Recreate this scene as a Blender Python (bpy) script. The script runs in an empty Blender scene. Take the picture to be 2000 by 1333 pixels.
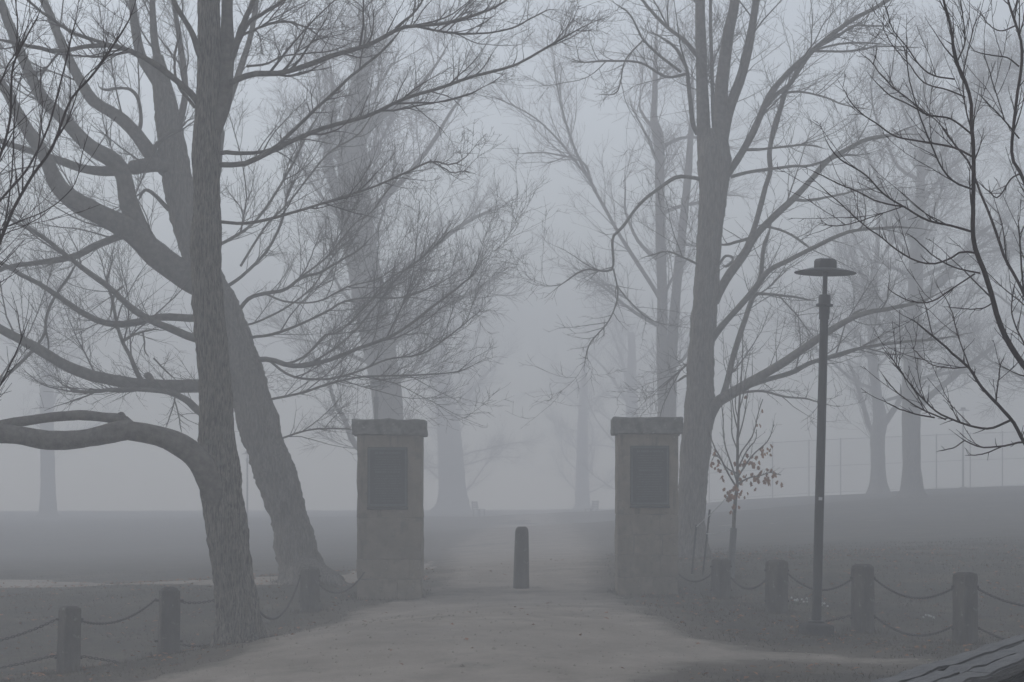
import bpy, bmesh, math, random
import numpy as np
from mathutils import Vector, Matrix
from mathutils.geometry import delaunay_2d_cdt

random.seed(7); RNG = np.random.default_rng(11)
scene = bpy.context.scene
COL = scene.collection

# ------------------------------------------------------------------ camera, sky, sun, exposure
F = 4500.0            # focal length in photograph pixels (2000 px wide)
YH = 990.0            # eye level in the photograph
CZ = 1.60             # eye height
cam_d = bpy.data.cameras.new('camera'); cam = bpy.data.objects.new('camera', cam_d); COL.objects.link(cam)
cam_d.sensor_width = 36; cam_d.lens = F / 2000 * 36
cam_d.shift_y = (YH - 666.5) / 2000
cam_d.clip_start = 0.1; cam_d.clip_end = 2000
cam.location = (0, 0, CZ); cam.rotation_euler = (math.radians(90), 0, 0)
scene.camera = cam

SUN_EL, SUN_AZ = math.radians(30), math.radians(-60)      # azimuth from +Y (the view) towards +X
world = bpy.data.worlds.new('World'); scene.world = world; world.use_nodes = True
wn = world.node_tree; wn.nodes.clear()
sky = wn.nodes.new('ShaderNodeTexSky'); sky.sky_type = 'NISHITA'; sky.sun_disc = False
sky.sun_elevation = SUN_EL; sky.sun_rotation = SUN_AZ; sky.dust_density = 0.5; sky.air_density = 1.0; sky.ozone_density = 1.0
hs = wn.nodes.new('ShaderNodeHueSaturation'); hs.inputs['Saturation'].default_value = 0.39
bg = wn.nodes.new('ShaderNodeBackground'); bg.inputs['Strength'].default_value = 0.15
wo = wn.nodes.new('ShaderNodeOutputWorld')
wn.links.new(sky.outputs[0], hs.inputs['Color']); wn.links.new(hs.outputs[0], bg.inputs[0]); wn.links.new(bg.outputs[0], wo.inputs[0])
sun_d = bpy.data.lights.new('sun', 'SUN'); sun_d.energy = 0.5; sun_d.angle = math.radians(20); sun_d.color = (1.0, 0.96, 0.92)
sun = bpy.data.objects.new('sun', sun_d); COL.objects.link(sun)
sdir = Vector((math.sin(SUN_AZ) * math.cos(SUN_EL), math.cos(SUN_AZ) * math.cos(SUN_EL), math.sin(SUN_EL)))
sun.rotation_euler = sdir.to_track_quat('Z', 'Y').to_euler(); sun.location = (0, 0, 60)
vs = scene.view_settings
vs.view_transform = 'Standard'; vs.look = 'None'; vs.gamma = 1.0; vs.use_curve_mapping = False
vs.exposure = 0.42
scene.render.engine = 'CYCLES'
cy = scene.cycles
cy.max_bounces = 6; cy.diffuse_bounces = 2; cy.glossy_bounces = 2; cy.volume_bounces = 2; cy.transparent_max_bounces = 8
cy.use_denoising = True; cy.use_adaptive_sampling = False
FOG_DENSITY = 0.0145

# ------------------------------------------------------------------ pixel helpers
def at(px, py, d):
    """world point that stands d metres off where the photograph shows pixel (px, py)"""
    return np.array([(px - 1000.0) / F * d, d, CZ - (py - YH) / F * d])

# ------------------------------------------------------------------ terrain heights
ANCH = [(760,1165,31),(1266,1157,31.2),(1018,1150,32),(1594,1240,25),(133,1314,23.5),(329,1283,25),(605,1195,29.5),
        (1408,1170,30),(1517,1197,27.5),(1685,1236,25.8),(1885,1260,24),(468,1256,24.5),(595,1138,33),(1350,1090,38),
        (1429,1130,32.5),(1050,1004,155),(93,1018,130),(1715,963,98),(1780,972,82),(1500,973,116),(1950,953,108),
        (200,1141,40),(-200,1143,40),(1700,1019,62),(2050,1010,62),(200,1080,74),(1000,1335,20),(200,1345,21.5),(1650,1330,20.5),
        (1050,1068,60),(1050,1030,98),(1050,1014,130),(900,1030,98),(1180,1030,98),(900,1014,130),(1200,1012,130),(620,1010,130),(-150,1020,130),(900,1004,130)]
_A = [(at(*a)[0], at(*a)[1], at(*a)[2]) for a in ANCH]
_A += [(0,0,0),(-6,4,0),(6,4,0.05),(2.5,10,0.02),(-3,10,0),(-6,16,.05),(6,16,.1),(0,-40,0),(-40,-40,0),(40,-40,0),(-100,-40,0),(100,-40,0),
       (-45,160,.9),(-18,165,1.0),(-60,75,.3),(-60,20,.2),(40,30,1.2),(60,75,2.2),(36,150,2.2),(60,150,2.3),(4,190,1.35),(-60,170,1.0),(80,170,2.0),
       (-150,60,.4),(150,60,1.6),(-150,190,.9),(150,190,1.9),(0,220,1.3)]
_A = np.array(_A)
def _rbf_fit(P):
    n = len(P); d = np.linalg.norm(P[:, None, :2] - P[None, :, :2], axis=2)
    K = np.sqrt(d * d + 9.0) * -1.0
    M = np.zeros((n + 3, n + 3)); M[:n, :n] = K - np.eye(n) * 0.002
    M[:n, n] = 1; M[:n, n + 1:] = P[:, :2]; M[n, :n] = 1; M[n + 1:, :n] = P[:, :2].T
    return np.linalg.solve(M, np.concatenate([P[:, 2], np.zeros(3)]))
_W = _rbf_fit(_A)
def gz(x, y):
    x = np.atleast_1d(np.asarray(x, float)); y = np.atleast_1d(np.asarray(y, float))
    d = np.sqrt((x[:, None] - _A[None, :, 0]) ** 2 + (y[:, None] - _A[None, :, 1]) ** 2 + 9.0)
    n = len(_A)
    z = (-d) @ _W[:n] + _W[n] + _W[n + 1] * x + _W[n + 2] * y
    return z + 0.012 * np.sin(x * 1.7 + y * .6) * np.sin(y * 1.3 - x * .4)
def gzf(x, y): return float(gz(x, y)[0])
def ground_px(px, py, d0=8, d1=110):
    ds = np.linspace(d0, d1, 1500)
    x = (px - 1000.0) / F * ds; z = CZ - (py - YH) / F * ds
    g = gz(x, ds); k = np.argmax(z <= g)
    if not (z <= g).any(): k = len(ds) - 1
    return np.array([x[k], ds[k]])

# ------------------------------------------------------------------ mesh helpers
def mesh_np(name, V, faces, mats, smooth=False, mat_idx=None):
    """V (n,3); faces: list of int arrays, each (m,k)"""
    me = bpy.data.meshes.new(name)
    V = np.ascontiguousarray(V, dtype=np.float32)
    me.vertices.add(len(V)); me.vertices.foreach_set('co', V.ravel())
    loops = np.concatenate([f.ravel() for f in faces]).astype(np.int32)
    tot = np.concatenate([np.full(len(f), f.shape[1], np.int32) for f in faces])
    start = np.concatenate([[0], np.cumsum(tot)[:-1]]).astype(np.int32)
    me.loops.add(len(loops)); me.loops.foreach_set('vertex_index', loops)
    me.polygons.add(len(tot)); me.polygons.foreach_set('loop_start', start)
    if smooth: me.polygons.foreach_set('use_smooth', np.ones(len(tot), bool))
    else: me.polygons.foreach_set('use_smooth', np.zeros(len(tot), bool))
    for m in (mats if isinstance(mats, (list, tuple)) else [mats]): me.materials.append(m)
    me.update(calc_edges=True); me.validate()
    return me
def link(name, me, parent=None, loc=None):
    o = bpy.data.objects.new(name, me); COL.objects.link(o)
    if parent is not None: o.parent = parent
    if loc is not None: o.location = loc
    return o
def thing(name, label, cat, loc, group=None, rotz=0):
    o = bpy.data.objects.new(name, None); COL.objects.link(o); o.location = loc; o.rotation_euler = (0, 0, rotz)
    o.empty_display_size = 0.2
    return tag(o, label, cat, group)
def tag(o, label, cat, group=None, kind=None):
    if label: o['label'] = label
    if cat: o['category'] = cat
    if group: o['group'] = group
    if kind: o['kind'] = kind
    return o
def bm_mesh(name, bm, mat, smooth=False):
    me = bpy.data.meshes.new(name); bm.normal_update(); bm.to_mesh(me); bm.free()
    me.materials.append(mat)
    if smooth:
        for p in me.polygons: p.use_smooth = True
    return me
def bm_box(bm, c, s, rot=None):
    M = Matrix.Translation(Vector(c)) @ (rot.to_4x4() if rot is not None else Matrix()) @ Matrix.Diagonal((s[0], s[1], s[2], 1))
    return bmesh.ops.create_cube(bm, size=1.0, matrix=M)['verts']
def bm_jit(bm, a):
    for v in bm.verts: v.co += Vector((random.uniform(-a, a), random.uniform(-a, a), random.uniform(-a, a)))
def stone_mesh(name, size, mat, bevel=0.012, jitter=0.004, cuts=3, rough=0.006):
    bm = bmesh.new(); bm_box(bm, (0, 0, 0), size)
    bmesh.ops.bevel(bm, geom=bm.edges[:], offset=bevel, segments=2, affect='EDGES', profile=.6)
    bmesh.ops.subdivide_edges(bm, edges=[e for e in bm.edges if e.calc_length() > min(size) * .5], cuts=cuts, use_grid_fill=True)
    from mathutils import noise
    off = Vector((random.uniform(0, 50), random.uniform(0, 50), random.uniform(0, 50)))
    bm.normal_update()
    for v in bm.verts:
        n = noise.fractal(v.co * 6 + off, 1, 2, 3)
        v.co += v.normal * n * rough * 2
    return bm_mesh(name, bm, mat, False)

def lathe(bm, prof, seg, c=(0, 0, 0), cap=True, ang0=0):
    rings = []
    for r, z in prof:
        rings.append([bm.verts.new((c[0] + r * math.cos(ang0 + 2 * math.pi * k / seg), c[1] + r * math.sin(ang0 + 2 * math.pi * k / seg), c[2] + z)) for k in range(seg)])
    for a, b in zip(rings, rings[1:]):
        for k in range(seg): bm.faces.new((a[k], a[(k + 1) % seg], b[(k + 1) % seg], b[k]))
    if cap:
        bm.faces.new(list(reversed(rings[0]))); bm.faces.new(rings[-1])

def tubes(P, R, S):
    """P (N,K,3), R (N,K) -> verts, quads"""
    N, K, _ = P.shape
    T = np.gradient(P, axis=1); T /= np.linalg.norm(T, axis=2, keepdims=True) + 1e-9
    ref = np.tile(np.array([[[0.31, 0.83, 0.11]]]), (N, 1, 1))
    par = np.abs((T[:, :1] * ref).sum(2, keepdims=True)) > .75
    ref = np.where(par, np.array([[[0.93, -.2, .3]]]), ref)
    n = np.cross(T, np.broadcast_to(ref, T.shape)); n /= np.linalg.norm(n, axis=2, keepdims=True) + 1e-9
    b = np.cross(T, n)
    a = np.arange(S) * 2 * np.pi / S
    V = P[:, :, None, :] + R[:, :, None, None] * (np.cos(a)[None, None, :, None] * n[:, :, None, :] + np.sin(a)[None, None, :, None] * b[:, :, None, :])
    idx = np.arange(N * K * S).reshape(N, K, S)
    q = np.stack([idx[:, :-1, :], np.roll(idx, -1, 2)[:, :-1, :], np.roll(idx, -1, 2)[:, 1:, :], idx[:, 1:, :]], axis=-1).reshape(-1, 4)
    return V.reshape(-1, 3), q
def tube_obj(name, P, R, S, mat, parent, origin, smooth=True):
    V, q = tubes(P, R, S)
    return link(name, mesh_np(name, V - origin, [q], mat, smooth), parent)

def spline(pts, n):
    """Catmull-Rom through rows of pts (any columns), n samples even in arc length"""
    p = np.asarray(pts, float); p = np.vstack([2 * p[0] - p[1], p, 2 * p[-1] - p[-2]])
    out = []
    for i in range(1, len(p) - 2):
        t = np.linspace(0, 1, 12, endpoint=False)[:, None]
        a, b, c, d = p[i - 1], p[i], p[i + 1], p[i + 2]
        out.append(.5 * (2 * b + (c - a) * t + (2 * a - 5 * b + 4 * c - d) * t ** 2 + (3 * b - a - 3 * c + d) * t ** 3))
    out.append(p[-2][None]); q = np.vstack(out)
    L = np.concatenate([[0], np.cumsum(np.linalg.norm(np.diff(q[:, :3], axis=0), axis=1))])
    s = np.linspace(0, L[-1], n)
    return np.stack([np.interp(s, L, q[:, k]) for k in range(q.shape[1])], 1)

# ------------------------------------------------------------------ materials
def new_mat(name):
    m = bpy.data.materials.new(name); m.use_nodes = True
    nt = m.node_tree; b = nt.nodes['Principled BSDF']
    return m, nt, b
def N(nt, t, **kw):
    n = nt.nodes.new(t)
    for k, v in kw.items():
        if k in n.inputs: n.inputs[k].default_value = v
        else: setattr(n, k, v)
    return n
def noisy_mat(name, c0, c1, scale=4.0, detail=6, rough=.9, stretch=(1, 1, 1), bump=.3, bscale=None, bdist=.02, spec=.2, extra=None, lo=.35, hi=.65, rand=0.0, coord='Object'):
    m, nt, b = new_mat(name); L = nt.links
    tc = N(nt, 'ShaderNodeTexCoord'); mp = N(nt, 'ShaderNodeMapping'); mp.inputs['Scale'].default_value = stretch
    L.new(tc.outputs[coord], mp.inputs[0])
    no = N(nt, 'ShaderNodeTexNoise', Scale=scale, Detail=detail, Roughness=.65); L.new(mp.outputs[0], no.inputs['Vector'])
    cr = N(nt, 'ShaderNodeValToRGB'); cr.color_ramp.elements[0].position = lo; cr.color_ramp.elements[1].position = hi
    cr.color_ramp.elements[0].color = (*c0, 1); cr.color_ramp.elements[1].color = (*c1, 1)
    L.new(no.outputs[0], cr.inputs[0]); col = cr.outputs[0]
    if extra:       # (colour, scale, threshold, softness): blotches such as lichen or stains
        for ex in extra:
            ec, es, th, so = ex[:4]; n2 = N(nt, 'ShaderNodeTexNoise', Scale=es, Detail=5, Roughness=.7)
            if len(ex) > 4:
                m2 = N(nt, 'ShaderNodeMapping'); m2.inputs['Scale'].default_value = ex[4]; L.new(tc.outputs[coord], m2.inputs[0]); L.new(m2.outputs[0], n2.inputs['Vector'])
            else: L.new(tc.outputs[coord], n2.inputs['Vector'])
            mr = N(nt, 'ShaderNodeMapRange'); mr.inputs[1].default_value = th; mr.inputs[2].default_value = th + so
            L.new(n2.outputs[0], mr.inputs[0])
            mx = N(nt, 'ShaderNodeMix', data_type='RGBA'); L.new(mr.outputs[0], mx.inputs[0]); L.new(col, mx.inputs[6])
            mx.inputs[7].default_value = (*ec, 1); col = mx.outputs[2]
    if rand:
        oi = N(nt, 'ShaderNodeObjectInfo'); mr = N(nt, 'ShaderNodeMapRange'); mr.inputs[3].default_value = 1 - rand; mr.inputs[4].default_value = 1 + rand
        L.new(oi.outputs['Random'], mr.inputs[0]); hv = N(nt, 'ShaderNodeHueSaturation'); L.new(mr.outputs[0], hv.inputs['Value']); L.new(col, hv.inputs['Color']); col = hv.outputs[0]
    L.new(col, b.inputs['Base Color']); b.inputs['Roughness'].default_value = rough; b.inputs['Specular IOR Level'].default_value = spec
    if bump:
        bn = N(nt, 'ShaderNodeTexNoise', Scale=bscale or scale * 3, Detail=6, Roughness=.7); L.new(mp.outputs[0], bn.inputs['Vector'])
        bp = N(nt, 'ShaderNodeBump', Strength=bump, Distance=bdist); L.new(bn.outputs[0], bp.inputs['Height']); L.new(bp.outputs[0], b.inputs['Normal'])
    return m

def worn(m, colour, amount, nscale=2.2):
    """trodden edge: blends towards colour where the mesh carries 'wear', broken up by noise"""
    nt = m.node_tree; L = nt.links; b = nt.nodes['Principled BSDF']; src = b.inputs['Base Color'].links[0].from_socket
    at_ = N(nt, 'ShaderNodeAttribute', attribute_name='wear'); tc = N(nt, 'ShaderNodeTexCoord'); no = N(nt, 'ShaderNodeTexNoise', Scale=nscale, Detail=9, Roughness=.72); L.new(tc.outputs['Object'], no.inputs['Vector'])
    ad = N(nt, 'ShaderNodeMath', operation='ADD'); L.new(at_.outputs['Fac'], ad.inputs[0]); L.new(no.outputs[0], ad.inputs[1])
    mr = N(nt, 'ShaderNodeMapRange'); mr.inputs[1].default_value = .95; mr.inputs[2].default_value = 1.28; mr.inputs[4].default_value = amount; L.new(ad.outputs[0], mr.inputs[0])
    mx = N(nt, 'ShaderNodeMix', data_type='RGBA'); L.new(mr.outputs[0], mx.inputs[0]); L.new(src, mx.inputs[6]); mx.inputs[7].default_value = (*colour, 1); L.new(mx.outputs[2], b.inputs['Base Color'])
    return m
M = {}
M['bark_dark'] = noisy_mat('furrowed_bark', (.028, .024, .020), (.29, .26, .22), scale=62, stretch=(1, 1, .14), bump=1.0, bscale=60, bdist=.06, extra=[((.20, .195, .17), 7, .60, .1)], lo=.38, hi=.62)
M['bark_grey'] = noisy_mat('grey_bark', (.055, .049, .042), (.225, .203, .176), scale=44, stretch=(1, 1, .15), bump=.9, bscale=24, bdist=.04, extra=[((.15, .15, .14), 5, .62, .1)])
M['bark_limb'] = noisy_mat('limb_bark', (.055, .049, .042), (.165, .149, .129), scale=14, bump=.6, bdist=.02)
M['twig'] = noisy_mat('twig_bark', (.038, .031, .027), (.085, .070, .060), scale=6, bump=0)
M['twig_red'] = noisy_mat('red_brown_twig_bark', (.026, .018, .017), (.060, .042, .040), scale=9, bump=.3)
M['stone'] = noisy_mat('weathered_sandstone', (.150, .128, .098), (.245, .210, .165), scale=3.2, bump=.5, bscale=40, bdist=.006, extra=[((.095, .085, .070), 2.2, .55, .12), ((.085, .075, .062), 7, .56, .12, (1, 1, .12)), ((.30, .27, .22), 9, .64, .06), ((.10, .095, .075), 16, .62, .05)], rand=.14)
M['cap_stone'] = noisy_mat('mottled_cap_stone', (.075, .072, .066), (.23, .225, .205), scale=9, bump=.8, bscale=30, bdist=.012, extra=[((.30, .30, .28), 14, .62, .05)])
M['mortar'] = noisy_mat('mortar', (.09, .085, .078), (.15, .14, .13), scale=20, bump=.4)
M['bronze'] = noisy_mat('dark_bronze', (.007, .011, .013), (.018, .026, .029), scale=9, rough=.6, bump=.2, spec=.2)
M['bronze_hi'] = noisy_mat('worn_bronze_relief', (.030, .042, .045), (.075, .092, .094), scale=20, rough=.5, bump=.1, spec=.3)
M['post'] = noisy_mat('lichened_post', (.026, .023, .019), (.080, .072, .060), scale=7, stretch=(1, 1, .5), bump=.7, bscale=22, bdist=.012, extra=[((.20, .20, .18), 9, .60, .10)], rand=.12)
M['iron'] = noisy_mat('rusty_iron', (.010, .009, .008), (.028, .022, .019), scale=30, rough=.7, bump=.2)
M['lamp'] = noisy_mat('dark_lamp_paint', (.007, .0075, .008), (.014, .0145, .015), scale=8, rough=.5, bump=.05, spec=.3)
M['concrete'] = noisy_mat('footing_concrete', (.008, .008, .008), (.024, .022, .020), scale=9, bump=.5)
M['white'] = noisy_mat('white_sticker', (.45, .45, .45), (.6, .6, .6), scale=30, bump=0)
M['wood'] = noisy_mat('weathered_wet_timber', (.012, .011, .011), (.085, .078, .072), scale=7, detail=8, stretch=(9, .55, 9), rough=.42, bump=.8, bscale=11, bdist=.015, spec=.5, extra=[((.17, .16, .15), 3.5, .62, .1)], rand=.15)
M['grass_ground'] = noisy_mat('winter_turf', (.030, .026, .017), (.074, .063, .043), scale=.9, detail=10, bump=.8, bscale=16, bdist=.04, extra=[((.092, .075, .050), .9, .54, .10), ((.018, .015, .010), 1.6, .60, .07)])
M['gravel'] = noisy_mat('fine_gravel', (.225, .192, .155), (.350, .306, .255), scale=1.3, detail=12, bump=.8, bscale=42, bdist=.02, extra=[((.155, .134, .108), .5, .55, .13), ((.15, .13, .108), 24, .61, .06), ((.30, .285, .265), 30, .64, .05)])
worn(M['grass_ground'], (.105, .088, .066), .8, 3.0); worn(M['gravel'], (.115, .097, .074), .95, 3.0)
M['blade'] = noisy_mat('dry_grass_blade', (.028, .023, .013), (.095, .076, .046), scale=1.1, bump=0, lo=.3, hi=.7)
M['leaf'] = noisy_mat('dead_brown_leaf', (.170, .070, .028), (.36, .165, .072), scale=5, bump=.2)
M['steel'] = noisy_mat('galvanised_steel', (.12, .125, .13), (.18, .185, .19), scale=12, rough=.5, bump=0)
M['guard'] = noisy_mat('grey_trunk_guard', (.10, .10, .10), (.15, .15, .15), scale=12, bump=.2)
M['tape'] = noisy_mat('pale_tie', (.45, .47, .46), (.60, .62, .60), scale=20, bump=0)
M['stake'] = noisy_mat('stake_steel', (.020, .020, .020), (.040, .038, .036), scale=20, bump=.2)
M['petal'] = noisy_mat('white_petal', (.45, .46, .44), (.6, .6, .58), scale=9, bump=0)
M['shaded_wood'] = noisy_mat('shaded_timber', (.004, .004, .004), (.014, .013, .012), scale=9, stretch=(6, .6, 6), rough=.6, bump=.4, spec=.2)  # rail timber with the shade on its sides painted into the colour
M['stem'] = noisy_mat('green_stem', (.05, .08, .03), (.08, .11, .05), scale=9, bump=0)

# ------------------------------------------------------------------ ground
def axis(lims):
    out = []
    for a, b, s in lims: out += list(np.arange(a, b, s))
    return np.array(out + [lims[-1][1]])
gx = axis([(-160, -40, 8), (-40, -12, 1.5), (-12, 12, .3), (12, 40, 1.5), (40, 160, 8)])
gy = axis([(-50, 0, 5), (0, 12, 1), (12, 48, .3), (48, 100, 1.5), (100, 220, 8)])
X, Y = np.meshgrid(gx, gy, indexing='ij'); Z = gz(X.ravel(), Y.ravel()).reshape(X.shape)
idx = np.arange(X.size).reshape(X.shape)
q = np.stack([idx[:-1, :-1], idx[1:, :-1], idx[1:, 1:], idx[:-1, 1:]], -1).reshape(-1, 4)
g = link('ground', mesh_np('ground', np.stack([X, Y, Z], -1).reshape(-1, 3), [q], M['grass_ground'], True)); g['kind'] = 'structure'
GXY = np.stack([X.ravel(), Y.ravel()], 1)

def resample(poly, step):
    out = []
    p = np.asarray(poly, float)
    for a, b in zip(p, np.roll(p, -1, 0)):
        n = max(1, int(np.linalg.norm(b - a) / step))
        for k in range(n): out.append(a + (b - a) * k / n)
    return np.array(out)
def inside(poly, x, y):
    x = np.asarray(x); y = np.asarray(y); c = np.zeros(x.shape, bool)
    px, py = poly[:, 0], poly[:, 1]; qx, qy = np.roll(px, -1), np.roll(py, -1)
    for a, b, c2, d in zip(px, py, qx, qy):
        if b == d: continue
        m = ((b > y) != (d > y)) & (x < (c2 - a) * (y - b) / (d - b) + a)
        c ^= m
    return c
def sheet(name, poly, mat, lift, step_b=.25, grid=.6, rag=.06):
    b = resample(poly, step_b)
    nx = np.array([math.sin(i * 1.7) + math.sin(i * .63 + 2) + random.uniform(-1, 1) for i in range(len(b))])
    c = b.copy(); tn = np.roll(b, -1, 0) - np.roll(b, 1, 0); tn /= np.linalg.norm(tn, axis=1, keepdims=True) + 1e-9
    b = c + np.stack([tn[:, 1], -tn[:, 0]], 1) * (nx * rag)[:, None]
    x0, y0 = b.min(0); x1, y1 = b.max(0)
    gxx, gyy = np.meshgrid(np.arange(x0, x1, grid), np.arange(y0, y1, grid)); gp = np.stack([gxx.ravel(), gyy.ravel()], 1)
    gp += RNG.uniform(-.05, .05, gp.shape) * grid
    gp = gp[inside(b, gp[:, 0], gp[:, 1])]
    vv = [Vector(p) for p in b] + [Vector(p) for p in gp]
    n = len(b)
    r = delaunay_2d_cdt(vv, [(i, (i + 1) % n) for i in range(n)], [list(range(n))], 1, 1e-4)
    P = np.array([[v.x, v.y] for v in r[0]]); dm = np.concatenate([np.sqrt(((P[i:i + 3000, None, :] - b[None]) ** 2).sum(2).min(1)) for i in range(0, len(P), 3000)])
    z = gz(P[:, 0], P[:, 1]) + np.where(dm < .02, -.008, lift)        # the edge runs into the turf
    me = bpy.data.meshes.new(name); me.from_pydata(np.column_stack([P, z]).tolist(), [], [list(f) for f in r[2]]); me.materials.append(mat)
    for p in me.polygons: p.use_smooth = True
    o = link(name, me); o['kind'] = 'structure'
    # normals up
    bm = bmesh.new(); bm.from_mesh(me); bmesh.ops.recalc_face_normals(bm, faces=bm.faces[:])
    if sum(f.normal.z for f in bm.faces) < 0: bmesh.ops.reverse_faces(bm, faces=bm.faces[:])
    bm.to_mesh(me); bm.free()
    return b
gpx = lambda L: [tuple(ground_px(*p)) for p in L]
left_edge = [(-9.5, 6.0), (-7.0, 13.0)] + gpx([(60, 1368), (290, 1322), (440, 1284), (560, 1240), (700, 1182), (820, 1168), (842, 1120), (858, 1075), (905, 1040), (948, 1022), (985, 1010)]) + [(-1.0, 130.), (-.8, 160.), (-.7, 190.)]
right_edge = [(3.9, 190.), (3.7, 160.), (3.5, 130.)] + gpx([(1108, 1010), (1135, 1022), (1165, 1040), (1192, 1075), (1200, 1130), (1215, 1164), (1290, 1196), (1360, 1238), (1470, 1266), (1640, 1279), (1860, 1290)]) + [(7.0, 22.4), (12.0, 21.6), (12, 19.8), (7., 20.6)] + gpx([(1860, 1312), (1700, 1304), (1520, 1298), (1430, 1304), (1340, 1322), (1300, 1345)]) + [(.8, 15.), (1.2, 6.)]
PATH = sheet('gravel_path', left_edge + right_edge, M['gravel'], .012, grid=.36)
cross_poly = [(-30., 42.6)] + gpx([(-300, 1134), (100, 1134), (420, 1133), (640, 1126), (852, 1096)]) + gpx([(848, 1112), (690, 1141), (440, 1148), (100, 1148), (-300, 1148)]) + [(-30., 38.2)]
CROSS = sheet('side_path', cross_poly, M['gravel'], .010, grid=.36, rag=.05)
foot_poly = gpx([(1205, 1052), (1400, 1026), (1600, 1019.5), (1800, 1014), (2080, 1007)]) + gpx([(2080, 1008.6), (1800, 1015.8), (1600, 1021.4), (1400, 1028.2), (1203, 1057)])
sheet('field_path', foot_poly, M['gravel'], .006, step_b=.6, grid=1.2, rag=.03)

def bdist(P, poly):
    b = resample(poly, .3); b = b[(b[:, 1] > 14) & (b[:, 1] < 150)] if len(b) > 400 else b; out = np.empty(len(P))
    for i in range(0, len(P), 4000):
        out[i:i + 4000] = np.sqrt(((P[i:i + 4000, None, :] - b[None]) ** 2).sum(2).min(1))
    return out
def set_attr(me, vals):
    at_ = me.attributes.new('wear', 'FLOAT', 'POINT'); at_.data.foreach_set('value', np.asarray(vals, np.float32))
near = (np.abs(GXY[:, 0]) < 14) & (GXY[:, 1] > 8) & (GXY[:, 1] < 150); wv = np.zeros(len(GXY))
wv[near] = np.exp(-bdist(GXY[near], PATH) / (.65 + .02 * np.maximum(GXY[near, 1] - 28, 0))); wv[near] = np.maximum(wv[near], .8 * np.exp(-bdist(GXY[near], CROSS) / .5)); set_attr(g.data, wv)
for nm_, pl_ in (('gravel_path', PATH), ('side_path', CROSS), ('field_path', None)):
    me_ = bpy.data.objects[nm_].data; co_ = np.empty(len(me_.vertices) * 3, np.float32); me_.vertices.foreach_get('co', co_); co_ = co_.reshape(-1, 3)
    set_attr(me_, np.exp(-bdist(co_[:, :2].astype(float), pl_) / (.55 + .010 * np.maximum(co_[:, 1] - 28, 0))) * (1 if nm_ == 'gravel_path' else .35) if pl_ is not None else np.zeros(len(co_)))

# ------------------------------------------------------------------ grass, leaves and pebbles (countless)
def blades():
    n = 150000
    d = 15 + 33 * RNG.random(n) ** 1.25; x = RNG.uniform(-1, 1, n) * (d * .245 + .3)
    ins = inside(PATH, x, d); bd_ = np.ones(n); nr = np.flatnonzero((d < 36) & (d > 17)); bd_[nr] = bdist(np.stack([x[nr], d[nr]], 1), PATH)
    pk = np.where(ins, .6 * np.exp(-bd_ / .28), .25 + .75 * (1 - np.exp(-bd_ / .5)))
    keep = (RNG.random(n) < pk) & ~inside(CROSS, x, d)
    # thin out by clumps
    cl = np.sin(x * 2.1 + 1.3 * np.sin(d * .9)) * np.sin(d * 1.7 + x) + RNG.normal(0, .5, n)
    keep &= cl > -.45
    # spill-over tufts on the ragged edge are kept by jitter
    x, d = x[keep], d[keep]; n = len(x)
    z = gz(x, d) - .01
    h = RNG.uniform(.010, .032, n) * np.where(RNG.random(n) < .05, 1.9, 1) * np.where((d > 35) & (x < 0), .45, 1); w = RNG.uniform(.003, .006, n) * (.7 + d / 40)
    a = RNG.uniform(0, 6.283, n); lean = RNG.uniform(.1, 1.3, n) * h; la = RNG.uniform(0, 6.283, n)
    P = np.stack([x, d, z], 1); s = np.stack([np.cos(a) * w, np.sin(a) * w, 0 * w], 1)
    tip = P + np.stack([np.cos(la) * lean, np.sin(la) * lean, h + .01], 1)
    V = np.stack([P - s, P + s, tip], 1).reshape(-1, 3)
    f = np.arange(len(V)).reshape(-1, 3)
    o = link('grass', mesh_np('grass', V, [f], M['blade'])); tag(o, 'short dry winter grass covering the lawns on both sides', 'grass', kind='stuff')
blades()
def tuft_ring(bm_list, cx, cy, r0, r1, n, hmax):
    for _ in range(n):
        a = random.uniform(0, 6.283); r = random.uniform(r0, r1); x, y = cx + r * math.cos(a), cy + r * math.sin(a)
        bm_list.append((x, y, random.uniform(.3, 1) * hmax))
TUFTS = []
for _ in range(420):
    d_ = random.uniform(19, 46); x_ = random.uniform(-1, 1) * d_ * .235
    if not inside(PATH, np.array([x_]), np.array([d_]))[0] and not (x_ < 0 and 36 < d_ < 44):
        for _k in range(random.randint(4, 14)): TUFTS.append((x_ + random.gauss(0, .05), d_ + random.gauss(0, .05), random.uniform(.02, .06)))
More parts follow.
